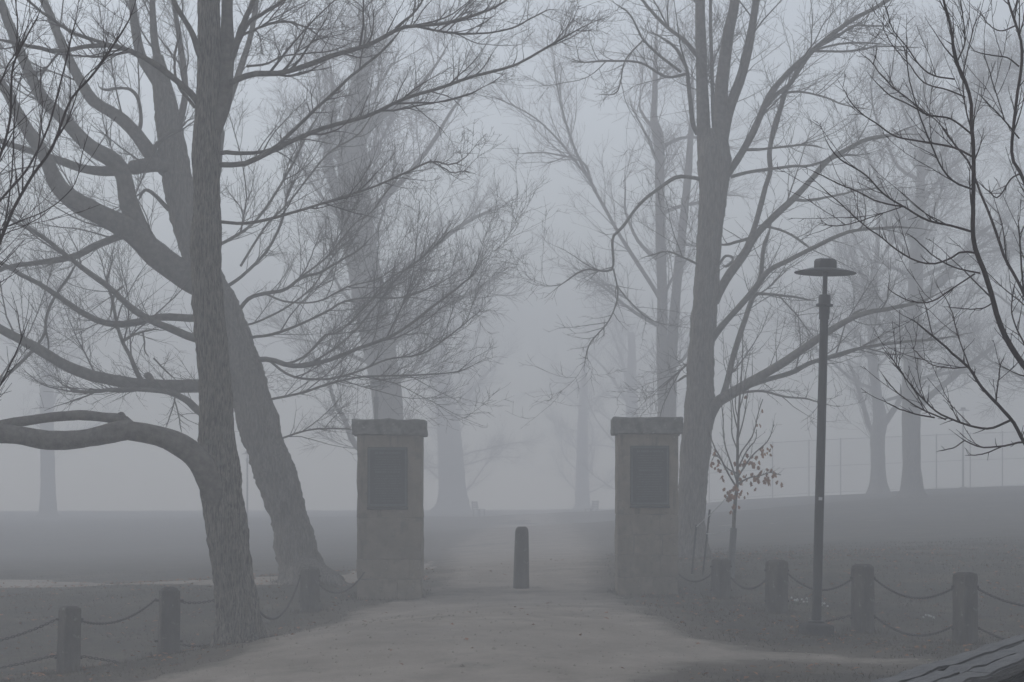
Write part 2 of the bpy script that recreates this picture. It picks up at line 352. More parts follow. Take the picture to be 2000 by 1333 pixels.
def litter():
    n = 2600
    d = RNG.uniform(16, 42, n); x = RNG.uniform(-1, 1, n) * d * .235
    m = ~inside(PATH, x, d) | (RNG.random(n) < .05); x, d = x[m], d[m]; n = len(x)
    z = gz(x, d) + .020
    a = RNG.uniform(0, 6.283, n); L = RNG.uniform(.02, .05, n); Wd = L * .6
    u = np.stack([np.cos(a), np.sin(a), RNG.uniform(-.35, .35, n)], 1) * L[:, None]; v = np.stack([-np.sin(a), np.cos(a), RNG.uniform(-.35, .35, n)], 1) * Wd[:, None]
    P = np.stack([x, d, z], 1); up = np.array([0, 0, .012])
    V = np.stack([P - u, P - v * .8 + up, P + u * .9, P + v * .8 + up * .3], 1).reshape(-1, 3)
    f = np.arange(len(V)).reshape(-1, 4)
    o = link('fallen_leaves', mesh_np('fallen_leaves', V, [f], M['leaf'])); tag(o, 'brown dead leaves scattered over grass and path', 'leaves', kind='stuff')
    n = 3600
    d = 15 + 22 * RNG.random(n); x = RNG.uniform(-1, 1, n) * d * .23; m = inside(PATH, x, d); x, d = x[m], d[m]; n = len(x)
    z = gz(x, d) + .013; r = RNG.uniform(.005, .016, n) * np.where(RNG.random(n) < .04, 1.9, 1)
    base = np.array([[1, 0, 0], [0, 1, 0], [-1, 0, 0], [0, -1, 0], [0, 0, .8], [0, 0, -.5]])
    tri = np.array([[0, 1, 4], [1, 2, 4], [2, 3, 4], [3, 0, 4], [1, 0, 5], [2, 1, 5], [3, 2, 5], [0, 3, 5]])
    V = (np.stack([x, d, z], 1)[:, None, :] + base[None] * (r[:, None] * RNG.uniform(.6, 1.3, (n, 6)))[:, :, None]).reshape(-1, 3)
    f = (np.arange(n)[:, None, None] * 6 + tri[None]).reshape(-1, 3)
    o = link('pebbles', mesh_np('pebbles', V, [f], M['gravel'])); tag(o, 'loose grey pebbles strewn over the gravel path', 'pebbles', kind='stuff')
litter()

# ------------------------------------------------------------------ gate pillars
def pillar(label, xl, xr, ytop_cap, ybot_cap, ybase, d, courses, splits, plaque, capw, name='gate_pillar'):
    s = F / d; cx = ((xl + xr) / 2 - 1000) / s; w = (xr - xl) / s; dep = w
    base = np.array([cx, d + dep / 2, gzf(cx, d + dep / 2) - .0])
    t = thing(name, label, 'pillar', base)
    Zp = lambda py: CZ - (py - YH) / s - base[2]
    bm = bmesh.new(); zt = Zp(ybot_cap)
    bm_box(bm, (0, 0, zt / 2 - .1), (w - .03, dep - .03, zt + .2)); link('core', bm_mesh('core', bm, M['mortar']), t)
    ys = courses
    for i, (a, b) in enumerate(zip(ys, ys[1:])):
        z1, z0 = Zp(a), Zp(b)
        if i == len(ys) - 2: z0 = min(z0, -.06)
        xs = [0] + splits[i] + [1]
        for u0, u1 in zip(xs, xs[1:]):
            sx = (u1 - u0) * w - .005; sz = z1 - z0 - .006
            me = stone_mesh('stone_block', (sx, dep + random.uniform(-.008, .010), sz), M['stone'], bevel=.008, rough=.007, cuts=6)
            o = link('stone_block', me, t, (-w / 2 + (u0 + u1) / 2 * w, random.uniform(-.003, .003), (z0 + z1) / 2))
    z1, z0 = Zp(ytop_cap), Zp(ybot_cap)
    cw = (capw[1] - capw[0]) / s; me = stone_mesh('cap_stone', (cw, cw, z1 - z0), M['cap_stone'], bevel=.022, cuts=7, rough=.010)
    cxo = ((capw[0] + capw[1]) / 2 - 1000) / s - cx
    link('cap_stone', me, t, (cxo * .5, 0, (z0 + z1) / 2 + .002))
    # bronze plaque
    (x0, y0, x1, y1) = plaque; pw = (x1 - x0) / s; ph = (y0 - y1) / -s; pc = ((x0 + x1) / 2 - 1000) / s - cx; pz = (Zp(y0) + Zp(y1)) / 2; yf = -dep / 2
    bm = bmesh.new(); vsb = bm_box(bm, (0, 0, 0), (pw, .03, ph)); bmesh.ops.bevel(bm, geom=bm.edges[:], offset=.005, segments=1, affect='EDGES')
    p = link('plaque', bm_mesh('plaque', bm, M['bronze']), t, (pc, yf - .012, pz)); p['label'] = 'dark bronze plaque with raised lettering'
    bm = bmesh.new(); e = .022
    for (c, sz) in (((0, -.019, ph / 2 - e), (pw - .02, .012, e)), ((0, -.019, -ph / 2 + e), (pw - .02, .012, e)), ((-pw / 2 + e, -.019, 0), (e, .012, ph - 3.1 * e)), ((pw / 2 - e, -.019, 0), (e, .012, ph - 3.1 * e))): bm_box(bm, c, sz)
    link('border', bm_mesh('border', bm, M['bronze_hi']), p)
    bm = bmesh.new(); bm_box(bm, (0, -.014, -ph / 2 - .022), (pw * 1.03, .05, .034)); bmesh.ops.bevel(bm, geom=bm.edges[:], offset=.006, segments=1, affect='EDGES'); link('ledge', bm_mesh('ledge', bm, M['bronze']), p)
    # worn, unreadable relief lines
    bm = bmesh.new(); z = ph / 2 - .075; k = 0
    while z > -ph / 2 + .06:
        big = k in (0, 7); hgt = .030 if big else .014; wd = pw * (random.uniform(.55, .72)); x = -wd / 2
        while x < wd / 2:
            lw = random.uniform(.008, .018) * (1.7 if big else 1); bm_box(bm, (x + lw / 2, -.0165, z), (lw, .006, hgt * random.uniform(.7, 1))); x += lw + random.choice((.005, .005, .005, .016))
        z -= (.055 if big else .033); k += 1
    link('lettering', bm_mesh('lettering', bm, M['bronze_hi']), p)
    for _ in range(90):
        sd = random.choice('fblr'); u = random.uniform(-.55, .55) * w
        x, y = {'f': (u, -dep / 2 - random.uniform(.0, .1)), 'b': (u, dep / 2 + .05), 'l': (-w / 2 - random.uniform(0, .1), u), 'r': (w / 2 + random.uniform(0, .1), u)}[sd]
        TUFTS.append((base[0] + x, base[1] + y, random.uniform(.03, .09)))
    return t
pillar('tan stone gate pillar left of the path, nearer the leaning tree', 697, 823, 820, 850, 1166, 30.6,
       [850, 1012, 1093, 1132, 1176], [[], [], [.80], [.62]], (718, 874, 796, 990), (687, 830))
pillar('tan stone gate pillar right of the path, beside the upright multi-stemmed tree', 1206, 1325, 816, 848, 1157, 30.8,
       [848, 1005, 1045, 1085, 1128, 1168], [[], [], [.27, .74], [], [.58]], (1231, 871, 1307, 987), (1198, 1335))

# ------------------------------------------------------------------ bollard
def bollard():
    d = 32.0; s = F / d; p = at(1018, 1151, d); z0 = gzf(p[0], p[1]); h = p[2] + (1151 - 1029) / s - z0
    bm = bmesh.new(); rings = []
    from mathutils import noise
    prof = [(-.15, .118), (0, .117), (.06, .114), (.2, .110), (.35, .106), (.5, .103), (.65, .098), (.78, .094), (h - .05, .090), (h - .02, .080), (h, .052)]
    for z, r in prof:
        ring = []
        for k in range(16):
            a = 2 * math.pi * k / 16 + .35; c, sn = math.cos(a), math.sin(a)
            q_ = (abs(c) ** 5 + abs(sn) ** 5) ** (-1 / 5)          # squarish, edges worn round
            rr = r * (q_ * .93) * (1 + .045 * noise.noise(Vector((c * 1.7, sn * 1.7, z * 4))))
            ring.append(bm.verts.new((rr * c + .012 * z, rr * sn, z)))
        rings.append(ring)
    for a, b in zip(rings, rings[1:]):
        for k in range(16): bm.faces.new((a[k], a[(k + 1) % 16], b[(k + 1) % 16], b[k]))
    bm.faces.new(rings[-1])
    o = link('bollard', bm_mesh('bollard', bm, M['post'], True), None, (p[0], p[1], z0)); o.rotation_euler.z = .2
    tag(o, 'tapered squarish bollard standing alone in the middle of the path between the pillars', 'bollard')
    tuft_ring(TUFTS, p[0], p[1], .11, .3, 40, .05)
bollard()

# ------------------------------------------------------------------ chain posts and chains
def chain_post(px, ytop, ybase, d, wpx, label, rot, lean=0.0, dome=False):
    s = F / d; p = at(px, ybase, d); z0 = gzf(p[0], p[1]); h = p[2] + (ybase - ytop) / s - z0
    w = wpx / s / 1.36
    from mathutils import noise
    bm = bmesh.new(); rings = []; seg = 24; off = random.uniform(0, 99)
    zs = [-.15, 0, .08, .2, .35, .5, h - .16, h - .09, h - .045]
    zs = sorted(set([z for z in zs if z < h - .04]))
    prof = [(z, 1.04 - .05 * max(0, z) / h) for z in zs] + ([(h - .022, .93), (h, .62)] if not dome else [(h - .05, .93), (h - .02, .72), (h, .36)])
    for z, f in prof:
        ring = []
        for k in range(seg):
            a = 2 * math.pi * k / seg + math.pi / 24 * 0; c, sn = math.cos(a), math.sin(a)
            q_ = min(1 / max(abs(c), abs(sn), 1e-6), 1.30)
            rr = w / 2 * q_ * f * (1 + .05 * noise.noise(Vector((c * 1.5 + off, sn * 1.5, z * 5))) + (.04 * noise.noise(Vector((c * 5 + off, sn * 5, z * 16)))))
            ring.append(bm.verts.new((rr * c + lean * z, rr * sn, z)))
        rings.append(ring)
    for a, b in zip(rings, rings[1:]):
        for k in range(seg): bm.faces.new((a[k], a[(k + 1) % seg], b[(k + 1) % seg], b[k]))
    bm.faces.new(rings[-1])
    t = thing('chain_post', label, 'post', (p[0], p[1], z0), 'posts of the chain fence', 0)
    o = link('shaft', bm_mesh('shaft', bm, M['post'], False), t); o.rotation_euler.z = rot
    for zz in (h * .80, h * .22):
        for sx in (-1, 1):
            bm = bmesh.new()
            bmesh.ops.create_cone(bm, cap_ends=True, segments=8, radius1=.013, radius2=.013, depth=.07, matrix=Matrix.Translation((sx * (w * .55) + lean * zz, 0, zz)) @ Matrix.Rotation(math.pi / 2, 4, 'Y'))
            link('eye_bolt', bm_mesh('eye_bolt', bm, M['iron']), t)
    tuft_ring(TUFTS, p[0], p[1], w * .5, w * .5 + .16, 70, .11)
    return dict(p=np.array([p[0], p[1], z0]), h=h, w=w)
G1 = 'chains hanging between the posts'
pl1 = chain_post(133, 1184, 1314, 23.5, 50, 'squat grey stone post nearest the left edge, chain on both sides', .62, .03)
pl2 = chain_post(329, 1146, 1283, 25.0, 53, 'broad round-topped stone post just left of the big front trunk', .30, .02, True)
pl3 = chain_post(605, 1108, 1195, 29.5, 40, 'small pale-topped stone post between the leaning tree and left pillar', .8, .0)
pr1 = chain_post(1408, 1091, 1171, 30.0, 40, 'short stone post in front of the staked sapling', .55)
pr2 = chain_post(1517, 1094, 1197, 27.5, 46, 'stone post second from the right pillar, left of the street lamp', .72)
pr3 = chain_post(1685, 1102, 1237, 25.8, 46, 'lichen-spotted stone post just right of the street lamp', .66)
pr4 = chain_post(1885, 1118, 1260, 24.0, 50, 'stone post farthest right, above the timber rail, pale lichen on top', .60)

def chain(a, b, sag, label, r=.0054):
    a = np.array(a, float); b = np.array(b, float); n = 60
    t = np.linspace(0, 1, 400); C = a + (b - a) * t[:, None]; C[:, 2] -= sag * 4 * t * (1 - t)
    C[:, 2] = np.maximum(C[:, 2], gz(C[:, 0], C[:, 1]) + .012)
    L = np.concatenate([[0], np.cumsum(np.linalg.norm(np.diff(C, axis=0), axis=1))]); pitch = .030; nl = max(3, int(L[-1] / pitch))
    Vs, Fs = [], []; base = 0; seg, sd = 8, 4
    for i in range(nl):
        s0 = (i + .5) / nl * L[-1]; c = np.array([np.interp(s0, L, C[:, k]) for k in range(3)])
        c2 = np.array([np.interp(min(L[-1], s0 + .01), L, C[:, k]) for k in range(3)]); c1 = np.array([np.interp(max(0, s0 - .01), L, C[:, k]) for k in range(3)])
        T = c2 - c1; T /= np.linalg.norm(T); S = np.cross(T, [0, 0, 1]); S /= np.linalg.norm(S); U = np.cross(S, T)
        if i % 2: S = U
        Nn = np.cross(T, S)
        a_ = np.arange(seg) * 2 * np.pi / seg
        cx = np.cos(a_) * .013 + np.sign(np.cos(a_)) * .007; sy = np.sin(a_) * .0105
        ctr = c + cx[:, None] * T + sy[:, None] * S
        rad = np.cos(a_)[:, None] * T + np.sin(a_)[:, None] * S
        b_ = np.arange(sd) * 2 * np.pi / sd
        V = ctr[:, None, :] + r * (np.cos(b_)[None, :, None] * rad[:, None, :] + np.sin(b_)[None, :, None] * Nn)
        idx = np.arange(seg * sd).reshape(seg, sd)
        Fs.append(np.stack([idx, np.roll(idx, -1, 0), np.roll(np.roll(idx, -1, 0), -1, 1), np.roll(idx, -1, 1)], -1).reshape(-1, 4) + base); base += seg * sd
        Vs.append(V.reshape(-1, 3))
    o = link('chain', mesh_np('chain', np.vstack(Vs) - a, [np.vstack(Fs)], M['iron'], True), None, a)
    tag(o, label, 'chain', G1)
def side(p, sgn, f): return p['p'] + np.array([sgn * p['w'] * .62, 0, p['h'] * f])
# ------------------------------------------------------------------ (chains are hung after the trees)

# ------------------------------------------------------------------ street lamp
def street_lamp(label, loc, H, detail=True, lean=0.0, name='street_lamp', group=None):
    t = thing(name, label, 'street lamp', loc, group)
    t.rotation_euler = (0, lean, 0)
    k = H / 4.08; seg = 32 if detail else 16
    def part(nm, prof, sg=seg, mat=None, a0=0, smooth=True):
        bm = bmesh.new(); lathe(bm, [(r * k, z * k) for r, z in prof], sg, ang0=a0)
        me = bm_mesh(nm, bm, mat or M['lamp'], smooth)
        if smooth: 
            try: me.set_sharp_from_angle(angle=math.radians(35))
            except Exception: pass
        return link(nm, me, t)
    part('footing', [(.225, -.15), (.222, .10), (.20, .113), (.085, .14)], 4, M['concrete'], math.pi / 4 + .12, False)
    part('base_flange', [(.095, .120), (.095, .150), (.062, .158)], seg)
    pole = part('pole', [(.054, .10), (.052, .6), (.046, 3.40), (.046, 3.58)])
    part('collar', [(.055, 3.42), (.058, 3.50), (.058, 3.555), (.092, 3.56), (.092, 3.585), (.066, 3.59), (.066, 3.665), (.058, 3.685), (.027, 3.69)])
    part('stem', [(.026, 3.68), (.026, 3.96)])
    part('shade', [(.03, 3.935), (.20, 3.932), (.333, 3.918), (.337, 3.924), (.333, 3.930), (.20, 3.962), (.128, 3.972)], 48 if detail else 20)
    part('cap', [(.130, 3.968), (.130, 4.045), (.112, 4.068), (.10, 4.072)], 8, None, .2, False)
    if detail:
        bm = bmesh.new(); zz = 1.46
        for i in range(5):
            a = -1.9 + i * .16; b = a + .16
            r = .0515
            vs_ = [bm.verts.new((r * math.cos(q_), r * math.sin(q_), z_)) for q_, z_ in ((a, zz), (b, zz), (b, zz + .035), (a, zz + .035))]; bm.faces.new(vs_)
        o = link('sticker', bm_mesh('sticker', bm, M['white']), pole)
    return t
lp = at(1594, 1240, 25.0); lz = gzf(lp[0], lp[1])
LH = lp[2] + (1240 - 505) / (F / 25.0) - lz
street_lamp('dark flat-shaded street lamp standing by the chain fence at right', (lp[0], lp[1], lz), LH, True, math.radians(1.45))
tuft_ring(TUFTS, lp[0], lp[1], .2, .34, 90, .09)
def far_lamp(px, d, H, label):
    x = (px - 1000) / F * d; street_lamp(label, (x, d, gzf(x, d)), H, False, 0, 'street_lamp', 'distant lamps in the fog')
far_lamp(735, 60, 4.5, 'faint lamp rising behind the cap of the left pillar')
far_lamp(483, 110, 3.5, 'faint short lamp between the front trunk and the leaning trunk')
far_lamp(1881, 112, 4.0, 'faint lamp behind the wire fence at far right')

# ------------------------------------------------------------------ trees
def traced(pts, d0, d1, n=24, wob=.006, tip=False):
    """pts: (px, py, width px) traced on the photograph; depth runs from d0 to d1"""
    p = np.array(pts, float); L = np.concatenate([[0], np.cumsum(np.hypot(np.diff(p[:, 0]), np.diff(p[:, 1])))]); t = L / L[-1]
    d = d0 + (d1 - d0) * t
    W = np.stack([(p[:, 0] - 1000) / F * d, d, CZ - (p[:, 1] - YH) / F * d, p[:, 2] / 2 * d / F], 1)
    s = spline(W, n); s[:, 3] = np.maximum(s[:, 3], .0015)
    if tip: s[:, 3] *= np.clip((1 - np.linspace(0, 1, n)) / .14, .35, 1)
    w = np.cumsum(RNG.normal(0, wob, (n, 3)), 0); w -= np.linspace(0, 1, n)[:, None] * w[-1]
    s[:, :3] += w * np.linspace(0, 1, n)[:, None]
    return s
def lw(pts, w0, w1):
    """add widths falling from w0 to w1"""
    n = len(pts); return [(x, y, w0 + (w1 - w0) * i / (n - 1)) for i, (x, y) in enumerate(pts)]
def grow(P, R, per_m, lmin, lmax, K, ang=(.5, 1.0), up=.15, wander=.16, trop=.05, rf=.6, rcap=.012, rtip=.0022, t0=.15, t1=1.0, taper=.55, rng=RNG, lim=None, keepf=None, side=None):
    """children of the branches P (N,K0,3) with radii R (N,K0)"""
    N0, K0, _ = P.shape
    L = np.linalg.norm(np.diff(P, axis=1), axis=2).sum(1)
    n = rng.poisson(per_m * L * (t1 - t0)); i = np.repeat(np.arange(N0), n)
    if lim and len(i) > lim: i = rng.choice(i, lim, replace=False)
    M_ = len(i); t = rng.uniform(t0, t1, M_); f = t * (K0 - 1); k = np.minimum(f.astype(int), K0 - 2); u = (f - k)[:, None]
    p0 = P[i, k] * (1 - u) + P[i, k + 1] * u; T = P[i, k + 1] - P[i, k]; T /= np.linalg.norm(T, axis=1, keepdims=True) + 1e-9
    r = R[i, k] * (1 - u[:, 0]) + R[i, k + 1] * u[:, 0]
    v = rng.normal(size=(M_, 3))
    if side is not None: v = v * np.array(side)
    v -= (v * T).sum(1, keepdims=True) * T; v /= np.linalg.norm(v, axis=1, keepdims=True) + 1e-9
    a = rng.uniform(ang[0], ang[1], M_)[:, None]
    D = np.cos(a) * T + np.sin(a) * v; D[:, 2] += up; D /= np.linalg.norm(D, axis=1, keepdims=True)
    ln = rng.uniform(lmin, lmax, M_) * (1 - taper * t)
    r0 = np.minimum(np.minimum(r * rf, rcap), ln * .022 + rtip)
    C = np.empty((M_, K, 3)); C[:, 0] = p0; st = (ln / (K - 1))[:, None]
    curl = rng.normal(0, wander * .3, (M_, 3))
    for j in range(1, K):
        D = D + rng.normal(0, wander, (M_, 3)) + curl; D[:, 2] += trop; D /= np.linalg.norm(D, axis=1, keepdims=True)
        C[:, j] = C[:, j - 1] + D * st
    tt = np.linspace(0, 1, K)[None]; RR = np.maximum(r0[:, None] * (1 - tt * .8), rtip * (1 - .35 * tt))
    if keepf is not None:
        m = keepf(C[:, -1]); C, RR = C[m], RR[m]
    return C, RR
def trunk_mesh(name, s, S, mat, origin, ridge=.05, flare=.0, zg=None, seed=0, roots=5):
    """bark trunk along the spline samples s (n,4), with raised ridges and a root flare"""
    n = len(s); P = s[:, :3]; T = np.gradient(P, axis=0); T /= np.linalg.norm(T, axis=1, keepdims=True)
    ref = np.array([0, 1, 0.0]); nn = np.cross(T, ref); nn /= np.linalg.norm(nn, axis=1, keepdims=True); bb = np.cross(T, nn)
    a = np.arange(S) * 2 * np.pi / S; rg = np.random.default_rng(seed)
    L = np.concatenate([[0], np.cumsum(np.linalg.norm(np.diff(P, axis=0), axis=1))])
    r = np.repeat(s[:, 3:4], S, 1)
    rel = np.zeros((n, S))
    for m_ in range(5):
        kf = rg.integers(2, 7) if m_ < 3 else rg.integers(9, 15); ph = rg.uniform(0, 6.3); am = (.35 if m_ < 3 else .5); fr = rg.uniform(.6, 2.4)
        rel += am * np.sin(kf * a[None] + ph + .8 * np.sin(L[:, None] * fr + ph))
    fine = rg.normal(size=(n, S)); fine = (fine + np.roll(fine, 1, 0) + np.roll(fine, 2, 0)) / 1.7
    r = r * (1 + ridge * (.45 * rel + .6 * fine))
    if ridge > .03:                     # swellings and old branch collars
        ax = sum(rg.uniform(.2, .6) * np.sin(L * rg.uniform(1.5, 11) + rg.uniform(0, 6)) for _ in range(5)); r = r * (1 + ridge * .55 * ax)[:, None]
    if flare:
        h = np.maximum(P[:, 2] - zg, 0); e = np.exp(-h / .22)
        rt = .55 + .45 * np.sin(roots * a + seed) 
        r = r * (1 + flare * e[:, None] * (.35 + .9 * np.clip(rt, 0, 1)[None]))
    V = P[:, None, :] + r[:, :, None] * (np.cos(a)[None, :, None] * nn[:, None, :] + np.sin(a)[None, :, None] * bb[:, None, :])
    idx = np.arange(n * S).reshape(n, S)
    q = np.stack([idx[:-1], np.roll(idx, -1, 1)[:-1], np.roll(idx, -1, 1)[1:], idx[1:]], -1).reshape(-1, 4)
    return mesh_np(name, V.reshape(-1, 3) - origin, [q], mat, True)

class Tree:
    def __init__(self, name, label, base, bark, limb_mat, twig_mat, group=None):
        self.o = np.array(base, float); self.t = thing(name, label, 'tree', tuple(self.o), group)
        self.bark, self.lm, self.tm = bark, limb_mat, twig_mat; self.P = []; self.R = []; self.big = []
    def trunk(self, s, S=36, ridge=.05, flare=.35, zg=None, seed=1, roots=5, nm='trunk'):
        o = link(nm, trunk_mesh(nm, s, S, self.bark, self.o, ridge, flare, zg, seed, roots), self.t); self.big.append(s); return o
    def limb(self, s, S=10, mat=None, nm='limb', feed=True, ridge=.075):
        if not any(q is s for q in self.big): self.big.append(s)
        o = link(nm, trunk_mesh(nm, s, S, mat or self.lm, self.o, ridge, 0, None, int(abs(s[0, 0] * 1000)) % 997), self.t)
        if feed: self.P.append(spline(s, 24)[:, :3]); self.R.append(spline(s, 24)[:, 3])
        return o
    def feed_trunk(self, s): self.P.append(spline(s, 24)[:, :3]); self.R.append(spline(s, 24)[:, 3])
    def branch(self, pts, w0, w1, dd, d0, n, S, mat=None, ridge=.06, wob=.005):
        """a traced branch whose foot is set at the depth of the stem it leaves"""
        best, bd = None, 16.0
        for q in self.big:
            qx = q[:, 0] / q[:, 1] * F + 1000; qy = YH - (q[:, 2] - CZ) / q[:, 1] * F
            e = np.maximum(np.hypot(qx - pts[0][0], qy - pts[0][1]) - q[:, 3] / q[:, 1] * F, 0); k = int(np.argmin(e))
            if e[k] < bd: bd, best = e[k], q[k, 1]
        if best is None: best = d0
        s = traced(lw(pts, w0, w1), best, best + dd, n, wob, True); self.big.append(s)
        return self.limb(s, S, mat, 'limb', True, ridge)
    def twigs(self, levels, nm='twigs', sides=(5, 4, 3, 3, 3), old=.55):
        sets = [(np.array(self.P), np.array(self.R))]; Vs, Fs = [], []; base = 0; cnt = 0
        for li, lv in enumerate(levels):
            Pn, Rn = [], []
            for si, (P, R) in enumerate(sets):
                l2 = dict(lv); l2['per_m'] = lv['per_m'] * (1.0 if si == len(sets) - 1 else old)
                c_, r_ = grow(P, R, **l2); Pn.append(c_); Rn.append(r_)
            P = np.concatenate(Pn); R = np.concatenate(Rn); sets.append((P, R))
            V, q = tubes(P, R, sides[li]); Vs.append(V); Fs.append(q + base); base += len(V); cnt += len(P)
        o = link(nm, mesh_np(nm, np.vstack(Vs) - self.o, [np.vstack(Fs)], self.tm, True), self.t); o['kind'] = 'stuff'
        return cnt

# --- front tree, left ------------------------------------------------
dA = 24.5; bA = at(468, 1258, dA); zA = gzf(bA[0], bA[1])
TA = Tree('bare_tree', 'tall dark furrowed tree nearest the camera at left, low looped limb', (bA[0], bA[1], zA), M['bark_dark'], M['bark_limb'], M['twig'])
trA = traced([(471,1285,92),(468,1258,86),(464,1200,79),(452,1100,76),(438,1000,79),(428,920,78),(424,860,71),(422,800,64),(416,700,61),(407,600,59),(402,500,59),(404,400,53),(402,300,52),(405,230,50),(407,150,44),(408,60,43),(408,0,41),(411,-150,37),(416,-350,31),(412,-560,20),(418,-760,10),(420,-900,4)], dA, dA + .4, 300, 0)
TA.trunk(trA, 80, .06, .30, zA, 3)
A = lambda pts, w0, w1, dd=0.0, d0=0.0, n=30, S=10: TA.branch(pts, w0, w1, dd, dA, n, S)
A([(408,265),(424,232),(437,190),(444,120),(445,50),(446,0),(452,-160),(470,-360),(480,-560)], 40, 10, .6, .1, 40, 20)
# low limb that parts in two and closes again
TA.limb(traced([(425,985,34),(408,938,48),(388,900,50),(356,872,44),(310,852,40),(262,842,38),(235,842,40),(180,855,36),(110,861,36),(40,852,36),(-20,845,40),(-90,842,40),(-180,820,34),(-300,790,26),(-420,730,14)], dA - .05, dA - 1.0, 60, .002), 20, feed=False)
TA.limb(traced([(262,838,20),(237,822,26),(200,815,19),(150,811,19),(95,816,18),(40,824,20),(-5,834,22),(-60,842,20)], dA - .12, dA - .35, 30, .002), 14, feed=False)
TA.limb(traced([(240,824,20),(236,812,17),(234,806,8)], dA - .12, dA - .14, 8, 0), 10, feed=False, nm='knot')
A([(390,205),(372,182),(338,152),(300,123),(254,99),(212,88),(159,92),(116,99),(53,88),(0,78),(-60,66)], 14, 5, -1.2)
A([(214,88),(180,77),(141,63),(110,42),(85,25),(53,0),(20,-40)], 8, 4, -.5, -.6)
A([(396,120),(388,102),(374,63),(346,18),(330,-20),(300,-90)], 14, 7, -.8)
A([(440,168),(452,161),(494,145),(547,143),(599,127),(652,106),(720,85),(773,56),(809,49),(862,46),(925,28),(967,14),(1000,-8),(1050,-30)], 13, 3.5, -1.6)
A([(773,56),(800,32),(819,11),(832,-20)], 6, 3, -.3, -.9)
A([(809,51),(862,62),(905,66),(950,65),(1003,53),(1040,35),(1073,18),(1100,20)], 5, 2, .5, -1.0)
A([(425,300),(445,298),(476,300),(529,293),(564,264),(617,212),(660,172),(685,148),(738,106),(780,63),(800,35)], 9, 4, .9)
A([(425,322),(476,321),(522,300),(564,279),(635,250),(720,226),(791,194),(862,173),(932,148),(1003,127),(1038,109),(1091,78),(1144,49),(1190,32)], 11, 3, -.9)
A([(425,433),(476,437),(529,427),(599,406),(650,390),(720,367),(791,335),(840,314),(879,321),(914,300),(950,261)], 6.5, 2.2, -.5)
A([(840,314),(870,330),(885,337),(920,336)], 3, 2, .2, -.4)
A([(450,120),(460,92),(472,53),(494,0),(515,-70)], 15, 8, -.5)
A([(464,85),(485,45),(511,25),(550,0),(600,-40)], 10, 5, .6)
A([(470,70),(520,50),(560,43),(600,55),(630,80),(645,100)], 6, 2, .5)
A([(482,130),(520,125),(560,108),(640,100),(700,80)], 5, 2, -.7)
A([(380,210),(366,192),(350,172),(342,140),(344,90),(360,62)], 7, 4, .4)
nA = TA.twigs([dict(per_m=1.49, lmin=.6, lmax=1.8, K=10, ang=(.4, .95), up=.14, wander=.09, rcap=.016, t0=.12),
          dict(per_m=6.67, lmin=.25, lmax=.9, K=7, ang=(.45, 1.05), up=.14, wander=.12, rcap=.008, t0=.08),
          dict(per_m=11.67, lmin=.12, lmax=.45, K=5, ang=(.5, 1.1), up=.14, wander=.16, rcap=.0045, rtip=.0019),
          dict(per_m=15.01, lmin=.05, lmax=.20, K=3, ang=(.5, 1.1), up=.12, wander=.2, rcap=.003, rtip=.0016)])
tuft_ring(TUFTS, bA[0], bA[1], .22, .45, 160, .10)

# --- leaning tree ----------------------------------------------------
dB = 33.0; bB = at(592, 1138, dB); zB = gzf(bB[0], bB[1])
TB = Tree('bare_tree', 'leaning shaggy-barked tree behind the front tree, many left-reaching limbs', (bB[0], bB[1], zB), M['bark_grey'], M['bark_limb'], M['twig'])
trB = traced([(600,1158,84),(594,1138,80),(585,1100,72),(562,1000,72),(534,915,76),(514,860,74),(497,800,76),(470,720,78),(443,640,78),(405,545,66),(372,460,56),(350,370,58),(337,290,54),(326,220,46),(316,165,36),(308,110,20)], dB, dB + 1.2, 200, 0)
TB.trunk(trB, 64, .07, .55, zB, 8, 4)
B = lambda pts, w0, w1, dd=0.0, d0=0.0, n=30, S=10: TB.branch(pts, w0, w1, dd, dB, n, S)
B([(322,190),(300,150),(278,115),(265,60),(258,0),(250,-100),(225,-260),(215,-420)], 24, 8, .8, .9, 34, 12)
B([(325,190),(314,141),(303,88),(299,40),(298,0),(296,-120),(320,-300),(330,-480)], 19, 6, -.5, .9, 34, 12)
B([(345,260),(358,210),(362,170),(354,100),(343,30),(336,-20),(322,-140),(300,-260)], 15, 5, .5, .9, 30)
B([(395,555),(374,545),(317,506),(282,474),(247,446),(197,421),(152,398),(120,370),(100,335),(85,300),(60,262),(30,210),(0,160),(-60,80),(-110,-30)], 58, 11, -2.2, .7, 44, 14)
B([(292,482),(268,440),(250,392),(243,348),(225,316),(197,300),(169,279),(123,229),(81,187),(46,116),(18,42),(-2,-10),(-40,-140)], 40, 14, -1.2, .5, 40, 14)
B([(345,330),(315,322),(282,325),(243,328)], 34, 26, -.6, .6, 14, 12)
B([(262,330),(229,334),(176,333),(123,317),(70,300),(0,278),(-60,255)], 22, 8, -1.0, .2)
B([(330,330),(296,303),(268,264),(229,226),(183,197),(155,155),(123,92),(102,42),(85,0),(50,-90),(40,-200)], 30, 10, .9, .7, 36, 12)
B([(434,232),(455,176),(476,116),(494,53),(502,-10),(520,-120)], 15, 8, .5, 2.0)
B([(402,420),(425,330),(434,232)], 18, 15, .8, 1.0)
B([(480,748),(440,752),(384,754),(317,753),(247,747),(176,733),(123,710),(70,679),(35,661),(0,643),(-60,600),(-140,570)], 30, 13, -1.6, -.1, 36, 12)
TB.limb(traced([(296,745,14),(289,735,15),(282,733,7)], dB - .8, dB - .85, 8, 0), 8, feed=False, nm='knot')
B([(440,622),(374,622),(317,620),(275,629),(229,635),(187,626),(148,605),(116,583),(70,552),(35,534),(0,513),(-60,480)], 16, 7, -1.5)
